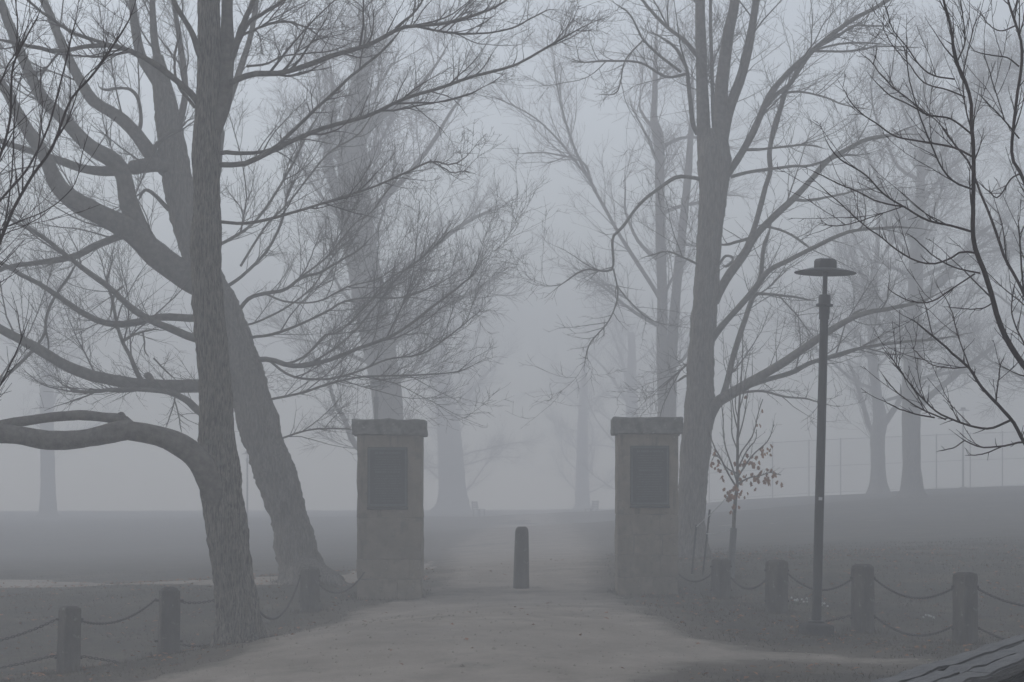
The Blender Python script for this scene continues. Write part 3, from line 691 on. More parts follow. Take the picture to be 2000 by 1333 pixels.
B([(455,672),(381,661),(335,643),(293,626),(254,601),(212,562),(166,530),(123,495),(70,453),(32,435),(-20,400)], 17, 5, -2.0)
B([(262,456),(240,460),(190,479),(141,502),(88,513),(40,520),(0,527),(-50,540)], 17, 7, -.5, -.2)
B([(275,742),(266,725),(254,696),(236,661),(226,626),(219,583),(211,545),(225,500)], 10, 4, .4, -.5)
B([(243,665),(260,655),(279,649),(310,643)], 6, 3, -.3, -.3, 14)
B([(279,649),(282,670),(282,682),(291,698)], 4, 2.4, .1, -.4, 12)
B([(430,822),(391,805),(367,784),(339,770),(300,763),(229,763),(159,767),(116,749),(114,732)], 16, 3, -1.2)
B([(342,775),(338,795),(324,837)], 3.5, 2, -.1, -.6, 12)
B([(342,785),(350,815),(356,848)], 3.2, 2, .2, -.6, 12)
B([(300,700),(330,730),(345,745)], 3.5, 2, .3, -.4, 12)
B([(-60,790),(0,745),(56,693),(85,654),(88,626),(102,587),(141,530),(160,490)], 7, 5, .4, -1.7)
B([(88,640),(95,670),(93,690)], 5, 3, .1, -1.5, 10)
B([(240,560),(225,575),(215,620)], 5, 4, .1, -.9, 10)
B([(268,264),(275,240),(272,205),(262,180),(240,172),(200,176),(190,160)], 9, 4, -.4, .3)
B([(335,350),(310,330),(303,290),(330,262),(352,250),(372,232)], 12, 6, -.8, .3)
B([(330,410),(300,380),(280,372),(268,395)], 9, 5, -.4, .3, 16)
# right-hand sprays
B([(455,620),(466,608),(487,583),(522,573),(557,566),(592,541),(628,530),(664,508),(700,488),(740,450)], 9, 3, -.6)
B([(430,575),(441,562),(476,537),(522,488),(550,428),(560,380),(585,330)], 8, 3, .9)
B([(485,712),(501,703),(529,703),(564,714),(600,714),(645,703),(696,682),(756,661),(798,636),(862,587),(904,555),(932,530),(950,488)], 12, 2.6, -.9)
B([(470,665),(494,659),(529,654),(582,636),(650,603),(671,590),(720,580),(791,580),(862,552),(905,520)], 6, 2.4, -.6)
B([(500,788),(525,781),(582,770),(635,753),(700,738),(731,735),(798,733),(897,724),(950,700)], 5, 2.4, -.4)
B([(545,706),(564,710),(599,693),(635,654),(660,650),(703,608),(756,548),(809,516),(862,470),(900,420)], 5, 2.2, -.6)
B([(600,714),(640,690),(690,650),(740,590),(790,530),(830,500),(870,440)], 4.5, 2.2, .8)
B([(590,540),(640,500),(690,440),(730,410),(780,340)], 4, 2.2, .6)
B([(520,575),(560,590),(620,590),(680,560),(740,545),(800,500)], 4, 2.2, -.9)
B([(450,640),(500,630),(560,600),(610,560),(650,500),(690,460)], 4.5, 2.2, 1.0)
B([(520,700),(570,735),(640,740),(700,725),(760,700),(830,690),(900,640),(960,590)], 5, 2.2, -.5)
B([(540,860),(600,842),(660,838),(700,842)], 4, 2, -.4)
B([(400,490),(445,470),(500,430),(560,340),(600,260),(640,200)], 7, 3, 1.2)
B([(470,520),(520,440),(560,400),(640,300),(700,260),(760,170)], 5, 2.4, .8)
nB = TB.twigs([dict(per_m=1.29, lmin=.9, lmax=3.0, K=11, ang=(.35, .85), up=.12, wander=.08, rcap=.014, t0=.12, rtip=.0028),
          dict(per_m=4.87, lmin=.4, lmax=1.5, K=7, ang=(.35, .9), up=.12, wander=.10, rcap=.007, t0=.1, rtip=.0024),
          dict(per_m=7.01, lmin=.2, lmax=.75, K=5, ang=(.4, 1.0), up=.12, wander=.14, rcap=.006, rtip=.0023),
          dict(per_m=8.39, lmin=.09, lmax=.36, K=3, ang=(.4, 1.05), up=.1, wander=.2, rcap=.004, rtip=.002)])
# loose bark plates
for (px, py, sx, h_, tw) in ((536, 815, 1, .34, .5), (577, 930, 1, .40, .4), (482, 615, 1, .36, .5), (541, 985, -1, .3, -.2), (560, 960, 1, .3, .2), (515, 905, -1, .28, -.3)):
    c = at(px, py, dB - .05); bm = bmesh.new(); nz, nx_ = 7, 4; g_ = {}
    for j in range(nz):
        for i in range(nx_):
            u = i / (nx_ - 1) - .5; v = j / (nz - 1); wv = .13 * (1 - .35 * abs(v - .4)) * (1 + .2 * math.sin(j * 2.3))
            lift_ = .05 * (1 - v) ** 2
            for s_ in (0, 1): g_[(i, j, s_)] = bm.verts.new((u * wv + sx * lift_ * .8 - .30 * v * h_ * 1.0 + random.uniform(-.004, .004), -.26 + .05 * abs(u) - lift_ + s_ * .012 - .28 * 0, (v - .5) * h_ + random.uniform(-.008, .008)))
    for j in range(nz - 1):
        for i in range(nx_ - 1):
            bm.faces.new([g_[(i, j, 0)], g_[(i + 1, j, 0)], g_[(i + 1, j + 1, 0)], g_[(i, j + 1, 0)]]); bm.faces.new([g_[(i, j + 1, 1)], g_[(i + 1, j + 1, 1)], g_[(i + 1, j, 1)], g_[(i, j, 1)]])
    for j in range(nz - 1):
        bm.faces.new([g_[(0, j + 1, 0)], g_[(0, j + 1, 1)], g_[(0, j, 1)], g_[(0, j, 0)]]); k = nx_ - 1; bm.faces.new([g_[(k, j, 0)], g_[(k, j, 1)], g_[(k, j + 1, 1)], g_[(k, j + 1, 0)]])
    bm.faces.new([g_[(i, 0, 0)] for i in range(nx_)] [::-1] + [g_[(i, 0, 1)] for i in range(nx_)])
    o = link('bark_plate', bm_mesh('bark_plate', bm, M['bark_grey'], False), TB.t, tuple(c - TB.o + np.array([-sx * .05, .12, 0])))
# spreading root
TB.limb(traced([(600,1118,60),(635,1130,34),(668,1143,20),(700,1158,12),(725,1168,6)], dB - .1, dB - .9, 18, .0), 12, M['bark_grey'], 'root', False)
tuft_ring(TUFTS, bB[0], bB[1], .3, .6, 160, .10)

# --- big tree right of the right pillar -------------------------------
dC = 38.0; bC = at(1350, 1092, dC); zC = gzf(bC[0], bC[1])
TC = Tree('bare_tree', 'upright multi-stemmed tree just behind the right gate pillar', (bC[0], bC[1], zC), M['bark_grey'], M['bark_limb'], M['twig'])
trC = traced([(1349,1108,62),(1350,1090,58),(1350,1040,53),(1350,1000,52),(1360,860,57),(1367,800,58),(1369,700,50),(1377,600,48),(1383,500,47),(1391,400,51),(1395,330,62),(1394,290,60),(1392,255,44)], dC, dC + .4, 180, 0)
TC.trunk(trC, 60, .05, .5, zC, 5)
Cc = lambda pts, w0, w1, dd=0.0, d0=0.0, n=30, S=10: TC.branch(pts, w0, w1, dd, dC, n, S)
Cc([(1384,360),(1377,300),(1373,212),(1370,106),(1367,0),(1364,-150),(1372,-330),(1362,-520)], 32, 9, .8, .2, 40, 20)
Cc([(1398,350),(1406,280),(1408,220),(1411,159),(1423,70),(1437,0),(1446,-120),(1440,-300),(1450,-520)], 34, 9, -.6, .2, 40, 20)
Cc([(1402,330),(1412,270),(1424,215),(1448,150),(1466,70),(1477,0),(1500,-120),(1530,-300),(1550,-420)], 24, 8, -.2, .3, 36, 16)
Cc([(1397,275),(1393,220),(1390,120),(1388,40),(1390,-60),(1400,-200)], 9, 5, .3, .6, 24)
Cc([(1385,815),(1400,788),(1418,776),(1452,756),(1487,735),(1529,710),(1564,686),(1600,661),(1639,636),(1670,619),(1706,608),(1741,603),(1800,590),(1860,560)], 24, 5, -3.2, 0, 40, 12)
Cc([(1448,758),(1498,742),(1547,728),(1582,710),(1635,693),(1688,679),(1759,668),(1830,662),(1900,650)], 11, 4, -1.2, -.6, 34)
Cc([(1404,790),(1415,765),(1423,735),(1434,689),(1455,626),(1473,576),(1487,541),(1492,488),(1503,453),(1510,420)], 13, 7, 1.4, 0, 34)
Cc([(1388,668),(1400,650),(1420,626),(1455,587),(1476,562),(1501,530),(1540,509),(1582,488),(1617,471),(1653,456),(1688,449),(1758,446),(1830,450)], 15, 4, -2.6, 0, 38)
Cc([(1396,590),(1406,568),(1423,538),(1452,499),(1476,460),(1512,423),(1554,384),(1589,346),(1617,314),(1653,293),(1688,275),(1741,264),(1800,262)], 19, 6, 1.5, 0, 38, 12)
Cc([(1455,490),(1470,455),(1480,423),(1494,370),(1505,331),(1503,300),(1512,247),(1526,212),(1533,183),(1547,159),(1582,109),(1610,80)], 11, 8, .8, .5, 36)
Cc([(1415,350),(1428,331),(1452,293),(1473,254),(1494,205),(1512,173),(1540,141),(1575,109),(1600,88),(1635,60),(1670,35),(1723,7),(1790,-40)], 15, 7, -1.5, .2, 36)
Cc([(1497,208),(1520,182),(1545,162),(1560,130),(1585,102)], 8, 8, -.2, -.5, 20)
Cc([(1600,90),(1635,72),(1665,52),(1690,50),(1740,52)], 7, 3, .6, -1., 20)
Cc([(1427,346),(1459,338),(1505,331),(1545,326),(1582,324),(1640,305),(1700,300)], 7, 4, -.4, .4)
Cc([(1452,293),(1490,292),(1530,288),(1575,285),(1620,292)], 6, 3, -.3, .2)
Cc([(1590,100),(1653,101),(1690,97),(1723,92),(1800,94)], 5, 3, .8, -.9)
Cc([(1590,98),(1640,86),(1688,83),(1740,88)], 5, 3, -.4, -.9)
Cc([(1546,390),(1575,392),(1620,385),(1680,372),(1740,362)], 6, 3, -.8, 1.0)
Cc([(1512,183),(1560,180),(1600,187),(1650,205),(1710,216)], 5, 2.5, 1.2, .0)
Cc([(1476,462),(1450,470),(1420,478),(1405,480)], 6, 5, .2, .4, 14)
Cc([(1487,441),(1530,452),(1570,475),(1585,492)], 5, 4, -.6, .6, 16)
Cc([(1402,520),(1418,500),(1432,505),(1420,520),(1408,520)], 6, 3, -.3, .1, 16)
Cc([(1405,790),(1440,770),(1490,765),(1530,775),(1580,782),(1640,795)], 6, 2.4, -1.6, -.2)
Cc([(1474,574),(1500,575),(1540,578),(1595,588)], 7, 3, -.6, .5, 16)
Cc([(1660,625),(1668,612),(1690,603)], 5, 4, .1, -2., 10)
# left-hand limbs
Cc([(1362,262),(1353,240),(1346,183),(1339,130),(1320,95),(1300,78),(1270,60)], 10, 4, -.8)
Cc([(1362,110),(1338,81),(1302,53),(1270,22),(1245,-10),(1200,-60)], 9, 4, .7)
Cc([(1375,352),(1350,347),(1320,347),(1285,370),(1250,398),(1214,446),(1197,467),(1198,523),(1172,529),(1144,527),(1108,548),(1064,582)], 8, 2.4, -1.2, .1, 40)
Cc([(1198,525),(1207,576),(1193,619),(1170,650),(1154,668),(1145,695),(1140,724)], 3.2, 2, .3, -.8, 24)
Cc([(1340,145),(1300,150),(1250,122),(1180,118),(1140,122),(1100,110)], 6, 2.4, .5)
Cc([(1330,141),(1290,110),(1255,76),(1230,30),(1190,0)], 6, 2.6, -.6)
Cc([(1255,80),(1220,120),(1205,180),(1160,184)], 3.4, 2, .5, -.3, 20)
Cc([(1368,520),(1340,505),(1300,490),(1250,505)], 5, 2, -.8)
Cc([(1364,700),(1340,715),(1310,745),(1290,760)], 5, 2.4, .3)
Cc([(1364,740),(1340,735),(1318,748)], 7, 3, .3, .2, 14)
nC = TC.twigs([dict(per_m=1.05, lmin=.9, lmax=2.8, K=11, ang=(.4, .95), up=.08, wander=.09, rcap=.015, t0=.15, rtip=.0032),
          dict(per_m=3.66, lmin=.45, lmax=1.6, K=7, ang=(.45, 1.0), up=.06, wander=.12, rcap=.008, t0=.1, rtip=.0028),
          dict(per_m=5.33, lmin=.22, lmax=.85, K=5, ang=(.5, 1.1), up=.06, wander=.16, rcap=.007, rtip=.0029),
          dict(per_m=5.91, lmin=.1, lmax=.42, K=3, ang=(.5, 1.1), up=.06, wander=.22, rcap=.0045, rtip=.0026)])
tuft_ring(TUFTS, bC[0], bC[1], .25, .5, 120, .10)

# --- near tree at the right edge ---------------------------------------
dD = 10.5; xD = (2190 - 1000) / F * dD; zD = gzf(xD, dD)
TD = Tree('young_tree', 'dark near young tree at the right edge with long upswept whips', (xD, dD, zD), M['twig_red'], M['twig_red'], M['twig_red'])
pyD = YH + (CZ - zD) / dD * F
trD = traced([(2192,pyD+20,52),(2190,pyD-30,46),(2180,1300,40),(2165,1050,36),(2145,900,33),(2130,700,26),(2115,450,20),(2100,200,14),(2090,-100,8),(2085,-300,4)], dD, dD + .2, 60, 0)
TD.trunk(trD, 20, .03, .35, zD, 2)
D = lambda pts, w0, w1, dd=0.0, d0=0.0, n=26, S=8: TD.branch(pts, w0 * .74, w1 * .74, dd, dD, n, S, M['twig_red'], .02, .002)
D([(2140,880),(2070,790),(2010,726),(1970,668),(1949,619),(1935,569),(1921,527),(1907,492),(1900,453),(1902,370),(1903,300),(1898,247),(1896,197),(1882,152),(1864,116),(1861,78),(1850,28),(1843,0),(1836,-60),(1838,-160)], 17, 5, -.4, .1, 50, 12)
D([(2120,760),(2050,660),(2010,600),(1991,559),(1963,509),(1945,460),(1928,416),(1908,366),(1890,320),(1864,285),(1820,230),(1788,205)], 10, 4, .5, .1, 36)
D([(2100,560),(2060,480),(2020,400),(1992,340),(1975,300),(1985,200),(1996,106),(1984,46),(1970,0),(1960,-70)], 11, 6, .4, .1, 34)
D([(1899,370),(1864,356),(1839,328),(1822,293),(1801,240),(1787,197),(1772,130),(1771,28)], 5.5, 2.8, -.5)
D([(1900,307),(1864,289),(1811,279),(1751,268),(1716,247),(1670,212),(1638,159)], 6, 2.8, .4)
D([(1896,261),(1857,233),(1811,226),(1787,212),(1741,187),(1716,166),(1691,138)], 5.5, 2.8, -.3)
D([(1811,226),(1790,207),(1751,176),(1723,148),(1705,127),(1674,99)], 4.5, 2.6, .3, -.1)
D([(1705,127),(1711,105),(1712,92)], 2.8, 2.2, 0, .1, 10)
D([(1885,190),(1850,176),(1804,162),(1776,130),(1737,85),(1720,49)], 4.6, 2.6, .3)
D([(1864,155),(1822,148),(1794,127),(1769,92),(1741,60),(1727,18),(1722,-20)], 4.6, 2.6, -.4)
D([(1898,453),(1857,441),(1811,430),(1769,405),(1730,381),(1688,338),(1642,310),(1617,279),(1601,240)], 6.5, 2.8, -.5)
D([(1769,405),(1716,395),(1670,374),(1640,362),(1603,342),(1580,330),(1569,333)], 4.4, 2.6, .3, -.2)
D([(1907,495),(1878,492),(1854,506),(1822,516),(1787,509),(1751,488),(1716,460),(1688,440),(1635,391),(1600,360),(1571,335)], 5.6, 2.6, .5)
D([(1914,534),(1864,523),(1822,499),(1776,460),(1762,456)], 4.6, 2.4, -.3)
D([(1760,405),(1650,440),(1595,434)], 3, 2.4, -.2, -.2, 14)
D([(1904,535),(1864,562),(1818,590),(1776,587),(1741,569),(1728,552)], 4.2, 2.2, .2)
D([(1942,590),(1915,604),(1870,602),(1840,598)], 4, 2, .2)
D([(2150,1010),(2060,930),(2010,878),(1977,823),(1945,788),(1914,753),(1893,717),(1857,689),(1822,657),(1794,633),(1758,612),(1737,594)], 12, 2.8, -.6, 0, 40, 10)
D([(1972,822),(1935,837),(1900,834),(1864,823),(1829,806),(1794,770),(1758,724),(1730,686)], 6.5, 3, -.4, -.3)
D([(1847,820),(1794,795),(1751,760),(1716,721)], 4.4, 2.6, .3, -.5)
D([(1825,816),(1776,806),(1737,791),(1723,776)], 4.2, 2.6, -.2, -.5)
D([(2150,950),(2060,880),(2004,863),(1963,871),(1921,874),(1885,860),(1853,838)], 7, 2.8, .5)
D([(1956,873),(1921,888),(1885,890)], 3.6, 2.6, .1, .3, 12)
D([(1885,860),(1860,876),(1829,883)], 3.4, 2.6, -.1, .4, 12)
D([(1893,717),(1850,720),(1810,708),(1775,672)], 3.6, 2.2, .3, -.3)
D([(1945,788),(1948,740),(1952,712),(1965,690)], 4.4, 2.6, -.3, -.2)
D([(1822,657),(1806,600),(1792,560)], 3.2, 2, .1, -.4, 14)
D([(1893,717),(1870,650),(1860,600),(1830,560)], 4, 2.2, .4, -.2)
D([(1992,340),(1975,350),(1950,385),(1930,375),(1905,352)], 4.6, 3, .1, .3, 18)
D([(1990,270),(1960,235),(1925,200),(1905,180)], 4.6, 3, -.3, .3, 18)
D([(1990,130),(1966,113),(1928,106),(1896,99)], 4.6, 2.8, -.2, .3, 18)
D([(1962,235),(1945,180),(1930,130),(1918,100)], 3.4, 2.4, -.2, .2, 16)
D([(1901,265),(1888,220),(1880,160),(1888,110),(1905,40),(1910,10)], 4.4, 2.6, .3)
D([(1870,120),(1885,80),(1880,20),(1878,-30)], 4.2, 2.8, -.2, -.2, 18)
D([(1985,50),(1955,60),(1930,45),(1912,20)], 4, 2.6, .2, .2, 16)
D([(2010,690),(1985,640),(1975,600),(1985,540)], 5, 3, .2, .2, 18)
D([(2020,620),(1998,560),(1992,480),(1988,420)], 6, 4, .1, .3, 18)
nD = TD.twigs([dict(per_m=5.44, lmin=.10, lmax=.55, K=7, ang=(.45, .9), up=.25, wander=.07, trop=.06, rcap=.0042, rtip=.0017, t0=.05, t1=.97),
          dict(per_m=13.60, lmin=.02, lmax=.13, K=4, ang=(.5, 1.0), up=.2, wander=.12, rcap=.0026, rtip=.0013)], old=1.0)

# --- near twigs at the left edge ----------------------------------------
dE = 10.0; xE = (-170 - 1000) / F * dE; zE = gzf(xE, dE)
TE = Tree('young_tree', 'dark near young tree reaching in at the upper left edge', (xE, dE, zE), M['twig_red'], M['twig_red'], M['twig_red'])
pyE = YH + (CZ - zE) / dE * F
TE.trunk(traced([(-172,pyE+20,50),(-170,pyE-30,44),(-160,1300,38),(-150,1000,34),(-140,800,30),(-130,600,22),(-120,400,16),(-110,150,11),(-100,-150,6),(-95,-350,4)], dE, dE + .2, 60, 0), 20, .03, .35, zE, 4)
E = lambda pts, w0, w1, dd=0.0, d0=0.0, n=26, S=8: TE.branch(pts, w0 * .70, w1 * .70, dd, dE, n, S, M['twig_red'], .02, .002)
E([(-140,800),(-60,620),(-10,500),(10,450),(30,402),(63,342),(99,289),(120,232),(136,192),(183,141),(219,92),(247,46),(266,0),(280,-50)], 11, 4.4, .3, 0, 40, 10)
E([(-125,560),(-60,420),(-15,340),(5,290),(18,229),(21,148),(32,109),(56,63),(78,18),(90,-20)], 9, 4, -.4, 0, 36)
E([(31,110),(34,70),(34,35),(28,-20)], 4.4, 3.4, .2, -.3, 14)
E([(-130,640),(-60,480),(0,395),(49,339),(88,265),(116,176),(134,99),(152,18),(156,-30)], 8, 3.4, .5, 0, 36)
E([(-40,470),(28,437),(88,413),(141,367),(165,290),(183,229)], 4, 2, -.2)
E([(-20,490),(7,460),(53,442),(90,415),(106,400)], 3.6, 2.2, .3)
E([(-140,990),(-60,860),(0,756),(30,690),(67,597)], 7, 2.6, -.3)
E([(-130,700),(-50,560),(0,470),(20,380),(26,300),(30,200),(28,140)], 6, 3, .4)
E([(99,289),(130,240),(160,160),(200,120),(230,60)], 4, 2.4, -.3, .2)
E([(63,342),(75,280),(80,220),(78,160),(82,100)], 4, 2.2, .4, .1)
E([(-120,400),(-40,250),(10,140),(50,70),(60,0)], 6, 3, .3)
nE = TE.twigs([dict(per_m=8.25, lmin=.10, lmax=.55, K=7, ang=(.35, .8), up=.22, wander=.07, trop=.06, rcap=.0042, rtip=.0016, t0=.05, t1=.97),
          dict(per_m=12.00, lmin=.03, lmax=.16, K=4, ang=(.5, 1.0), up=.2, wander=.12, rcap=.0025, rtip=.0013)], old=1.0)

# --- avenue trees farther back: own traced trunks, grown crowns ------------
def far_tree(label, pts, d, limbs=(), group='avenue trees fading into the fog', auto=14, crown=1.0, seed=0, lean=0, spread=1.0, name='bare_tree', dens=1.0, t0=.3, hold=7):
    """pts traced trunk (px,py,w) from base to top of what shows; the rest of the crown is grown"""
    rg = np.random.default_rng(seed + 100)
    b = at(pts[0][0], pts[0][1], d); z = gzf(b[0], b[1])
    T = Tree(name, label, (b[0], b[1], z), M['bark_grey'], M['bark_limb'], M['twig'], group)
    pyb = YH + (CZ - z) / d * F
    pts = [(pts[0][0], pyb + 12, pts[0][2] * 1.05), (pts[0][0], pyb, pts[0][2])] + [p for p in pts if p[1] < pyb - 12]
    zt_ = CZ - (pts[-1][1] - YH) / F * d
    if zt_ > 18.3:                      # stop the stem inside the fog layer and let it taper out
        pts = [p for p in pts if CZ - (p[1] - YH) / F * d < 18.3]
    n_ = len(pts)
    pts = [(p[0], p[1], p[2] * (1 - .93 * min(1, max(0, (CZ - (p[1] - YH) / F * d - hold) / (18.5 - hold))) ** 1.3)) for p in pts]
    pts = [(p[0], p[1], max(p[2], 1.2)) for p in pts]
    s = traced(pts, d, d + .3, 70, .01)
    T.trunk(s, 20, .04, .45, z, seed)
    for (lp_, w0, w1, dd) in limbs:
        lp_ = [p for p in lp_ if CZ - (p[1] - YH) / F * d < 18]
        if len(lp_) > 2:
            q = traced(lw(lp_, w0, w1), d + .1, d + dd, 26, .01, True); q[:, 3] = np.maximum(q[:, 3] * (1 - .9 * np.clip((q[:, 2] - hold) / (18 - hold), 0, 1) ** 1.2), .008); T.limb(q, 8)
    T.feed_trunk(s)
    # grown main limbs
    P = np.array([spline(s, 24)[:, :3]]); R = np.array([spline(s, 24)[:, 3]])
    tz = z + (s[-1, 2] - z)
    C, RR = [], []
    for i in range(auto):
        f = t0 + (1 - t0) * (i + rg.random()) / auto; k = int(f * 23); az = i * 2.4 + rg.uniform(-.5, .5)
        el = rg.uniform(.35, .9) * (1 if f > .4 else .6); Ln = rg.uniform(2.4, 5.2) * spread * (1 - .35 * f) * (d / 80) ** .5
        Dv = np.array([math.cos(az) * math.cos(el), math.sin(az) * math.cos(el), math.sin(el)])
        q = np.empty((16, 3)); q[0] = P[0, k]; cv = rg.normal(0, .05, 3)
        for j in range(1, 16):
            Dv = Dv + rg.normal(0, .09, 3) + cv; Dv[2] += .03; Dv /= np.linalg.norm(Dv); q[j] = q[j - 1] + Dv * Ln / 15
        r0 = min(R[0, k] * .55, .075); rr = np.maximum(r0 * (1 - np.linspace(0, 1, 16)) ** .8, .008)
        q[:, 2] = np.where(q[:, 2] > 16.2, 16.2 + (q[:, 2] - 16.2) * .35, q[:, 2])
        T.limb(np.column_stack([q, rr]), 7)
    n = T.twigs([dict(per_m=1.56 * dens, lmin=1.0, lmax=3.2, K=8, ang=(.4, .95), up=.1, wander=.10, rcap=.019, rtip=.008, t0=.12, rng=rg, taper=.4),
                 dict(per_m=3.69 * dens, lmin=.6, lmax=2.0, K=5, ang=(.4, 1.0), up=.1, wander=.14, rcap=.012, rtip=.0062, rng=rg),
                 dict(per_m=3.69 * dens, lmin=.35, lmax=1.1, K=3, ang=(.4, 1.05), up=.08, wander=.2, rcap=.008, rtip=.005, rng=rg)], nm='twigs', sides=(4, 3, 3))
    return T
FT = []
FT.append(far_tree('thick leaning trunk rising straight behind the left gate pillar', [(768,1065,76),(764,900,62),(758,800,58),(745,700,62),(718,560,66),(697,430,62),(688,300,56),(700,180,46),(722,80,36),(745,0,30),(770,-120,22),(790,-300,10)], 76,
    [([(757,905),(715,885),(691,865),(672,820),(655,790),(640,740),(610,690)],16,4,-.8), ([(700,440),(660,380),(640,300),(650,200),(640,90),(650,-20)],28,8,.8), ([(690,300),(730,240),(790,200),(850,130),(890,60),(960,0)],20,5,-1.),
     ([(745,700),(800,640),(870,600),(940,560),(1010,520)],14,4,.6), ([(730,620),(780,540),(850,480),(920,430),(1000,400)],16,4,-1.2), ([(695,430),(760,380),(830,300),(880,220),(930,150)],14,4,1.)], auto=20, seed=1, spread=1.2, hold=14, dens=1.5))
FT.append(far_tree('second trunk beyond the left pillar, base flared beside the path', [(884,1008,70),(884,950,54),(880,880,48),(872,800,44),(862,700,40),(850,580,42),(842,440,36),(850,300,28),(862,150,18),(870,0,8)], 165,
    [([(876,840),(910,780),(950,730),(1000,680)],14,4,.8), ([(860,690),(920,600),(970,520),(1030,470)],14,4,-1.), ([(848,520),(800,460),(770,380),(740,300)],14,5,1.), ([(845,420),(900,340),(950,290),(1000,230)],12,4,.4)], auto=26, seed=2, spread=1.3, dens=1.3, t0=.1))
FT.append(far_tree('twin-stemmed tree behind the right gate pillar, left of the multi-stemmed tree', [(1300,1050,48),(1299,930,40),(1297,816,27),(1292,682,22),(1292,576,20),(1288,470,19),(1287,353,18),(1287,290,21),(1283,262,22),(1275,229,15),(1279,141,15),(1284,40,13),(1288,-100,10),(1292,-300,5)], 77,
    [([(1303,880),(1309,805),(1313,682),(1320,576),(1330,470),(1338,388),(1346,290),(1352,200),(1350,60),(1356,-90)],24,9,.6), ([(1292,590),(1278,566),(1228,488),(1205,450),(1161,370),(1126,300),(1101,226),(1080,134),(1070,60)],9,3,-1.2),
     ([(1165,375),(1150,350),(1091,275),(1038,226),(967,190),(932,176)],5,2.6,-1.), ([(1154,353),(1137,317),(1073,300),(1003,300)],5,2.4,-.8), ([(1290,640),(1240,600),(1200,560),(1150,560)],6,2.6,.6)], auto=13, seed=4, dens=1.2, hold=14))
FT.append(far_tree('slim faint trunk between the twin-stemmed tree and the open path', [(1236,1026,34),(1235,930,28),(1234,800,25),(1233,650,23),(1230,500,20),(1226,350,17),(1228,200,13),(1230,40,9),(1232,-120,5)], 160,
    [([(1234,800),(1190,730),(1150,690),(1110,670)],8,3,.6), ([(1234,770),(1200,660),(1160,600),(1130,560)],8,3,-.7)], auto=17, seed=5, spread=1.1, dens=1.1, t0=.12))
FT.append(far_tree('faintest trunk of the right row, close to the far end of the path', [(1138,1004,30),(1137,920,25),(1138,820,22),(1142,700,19),(1146,560,19),(1150,420,14),(1152,280,8)], 198, (), auto=20, seed=6, spread=1.2, dens=1.0, t0=.1))
G2 = 'trees on the rising lawn at right'
FT.append(far_tree('forked tree on the lawn right of the lamp, before the wire fence', [(1716,963,36),(1715,920,29),(1714,860,28),(1718,820,28),(1712,770,20),(1702,690,18),(1705,600,16),(1712,480,12),(1716,360,7)], 98,
    [([(1722,835),(1738,812),(1755,785),(1770,740),(1790,690),(1820,640)],14,6,-1.), ([(1712,860),(1695,825),(1686,788),(1670,740),(1650,690)],12,5,.8), ([(1704,690),(1660,640),(1620,610),(1570,590)],10,4,.5)], G2, auto=18, seed=7, spread=1.35, dens=1.2, hold=9))
FT.append(far_tree('stout single trunk on the lawn right of the forked tree', [(1783,972,46),(1781,930,37),(1780,860,35),(1780,800,36),(1782,720,34),(1786,620,30),(1790,500,26),(1800,360,20),(1806,220,14),(1810,80,7)], 82,
    [([(1784,810),(1810,780),(1864,735),(1910,700),(1960,660)],16,6,-.8), ([(1783,690),(1740,620),(1700,560),(1660,500)],14,5,.8), ([(1788,600),(1850,540),(1900,470),(1960,420)],16,5,-1.), ([(1790,480),(1740,400),(1700,320),(1660,240)],14,5,.6)], G2, auto=24, seed=8, spread=1.5, dens=1.4, hold=11, t0=.25))
FT.append(far_tree('pale tree beyond the right edge, only its crown reaching into view', [(2070,955,40),(2069,880,32),(2067,780,30),(2069,660,28),(2075,500,25),(2079,340,19),(2083,180,12),(2085,40,6)], 78, (), G2, auto=24, seed=9, spread=1.5, dens=1.35, hold=11, t0=.22))
FT.append(far_tree('ghostly trunk alone on the left field under the looped limb', [(94,1018,36),(94,960,30),(93,900,28),(92,800,27),(94,660,24),(100,500,19),(104,340,12),(106,200,6)], 150, (), 'trees on the left field', auto=16, seed=11, spread=1.25, dens=.85))

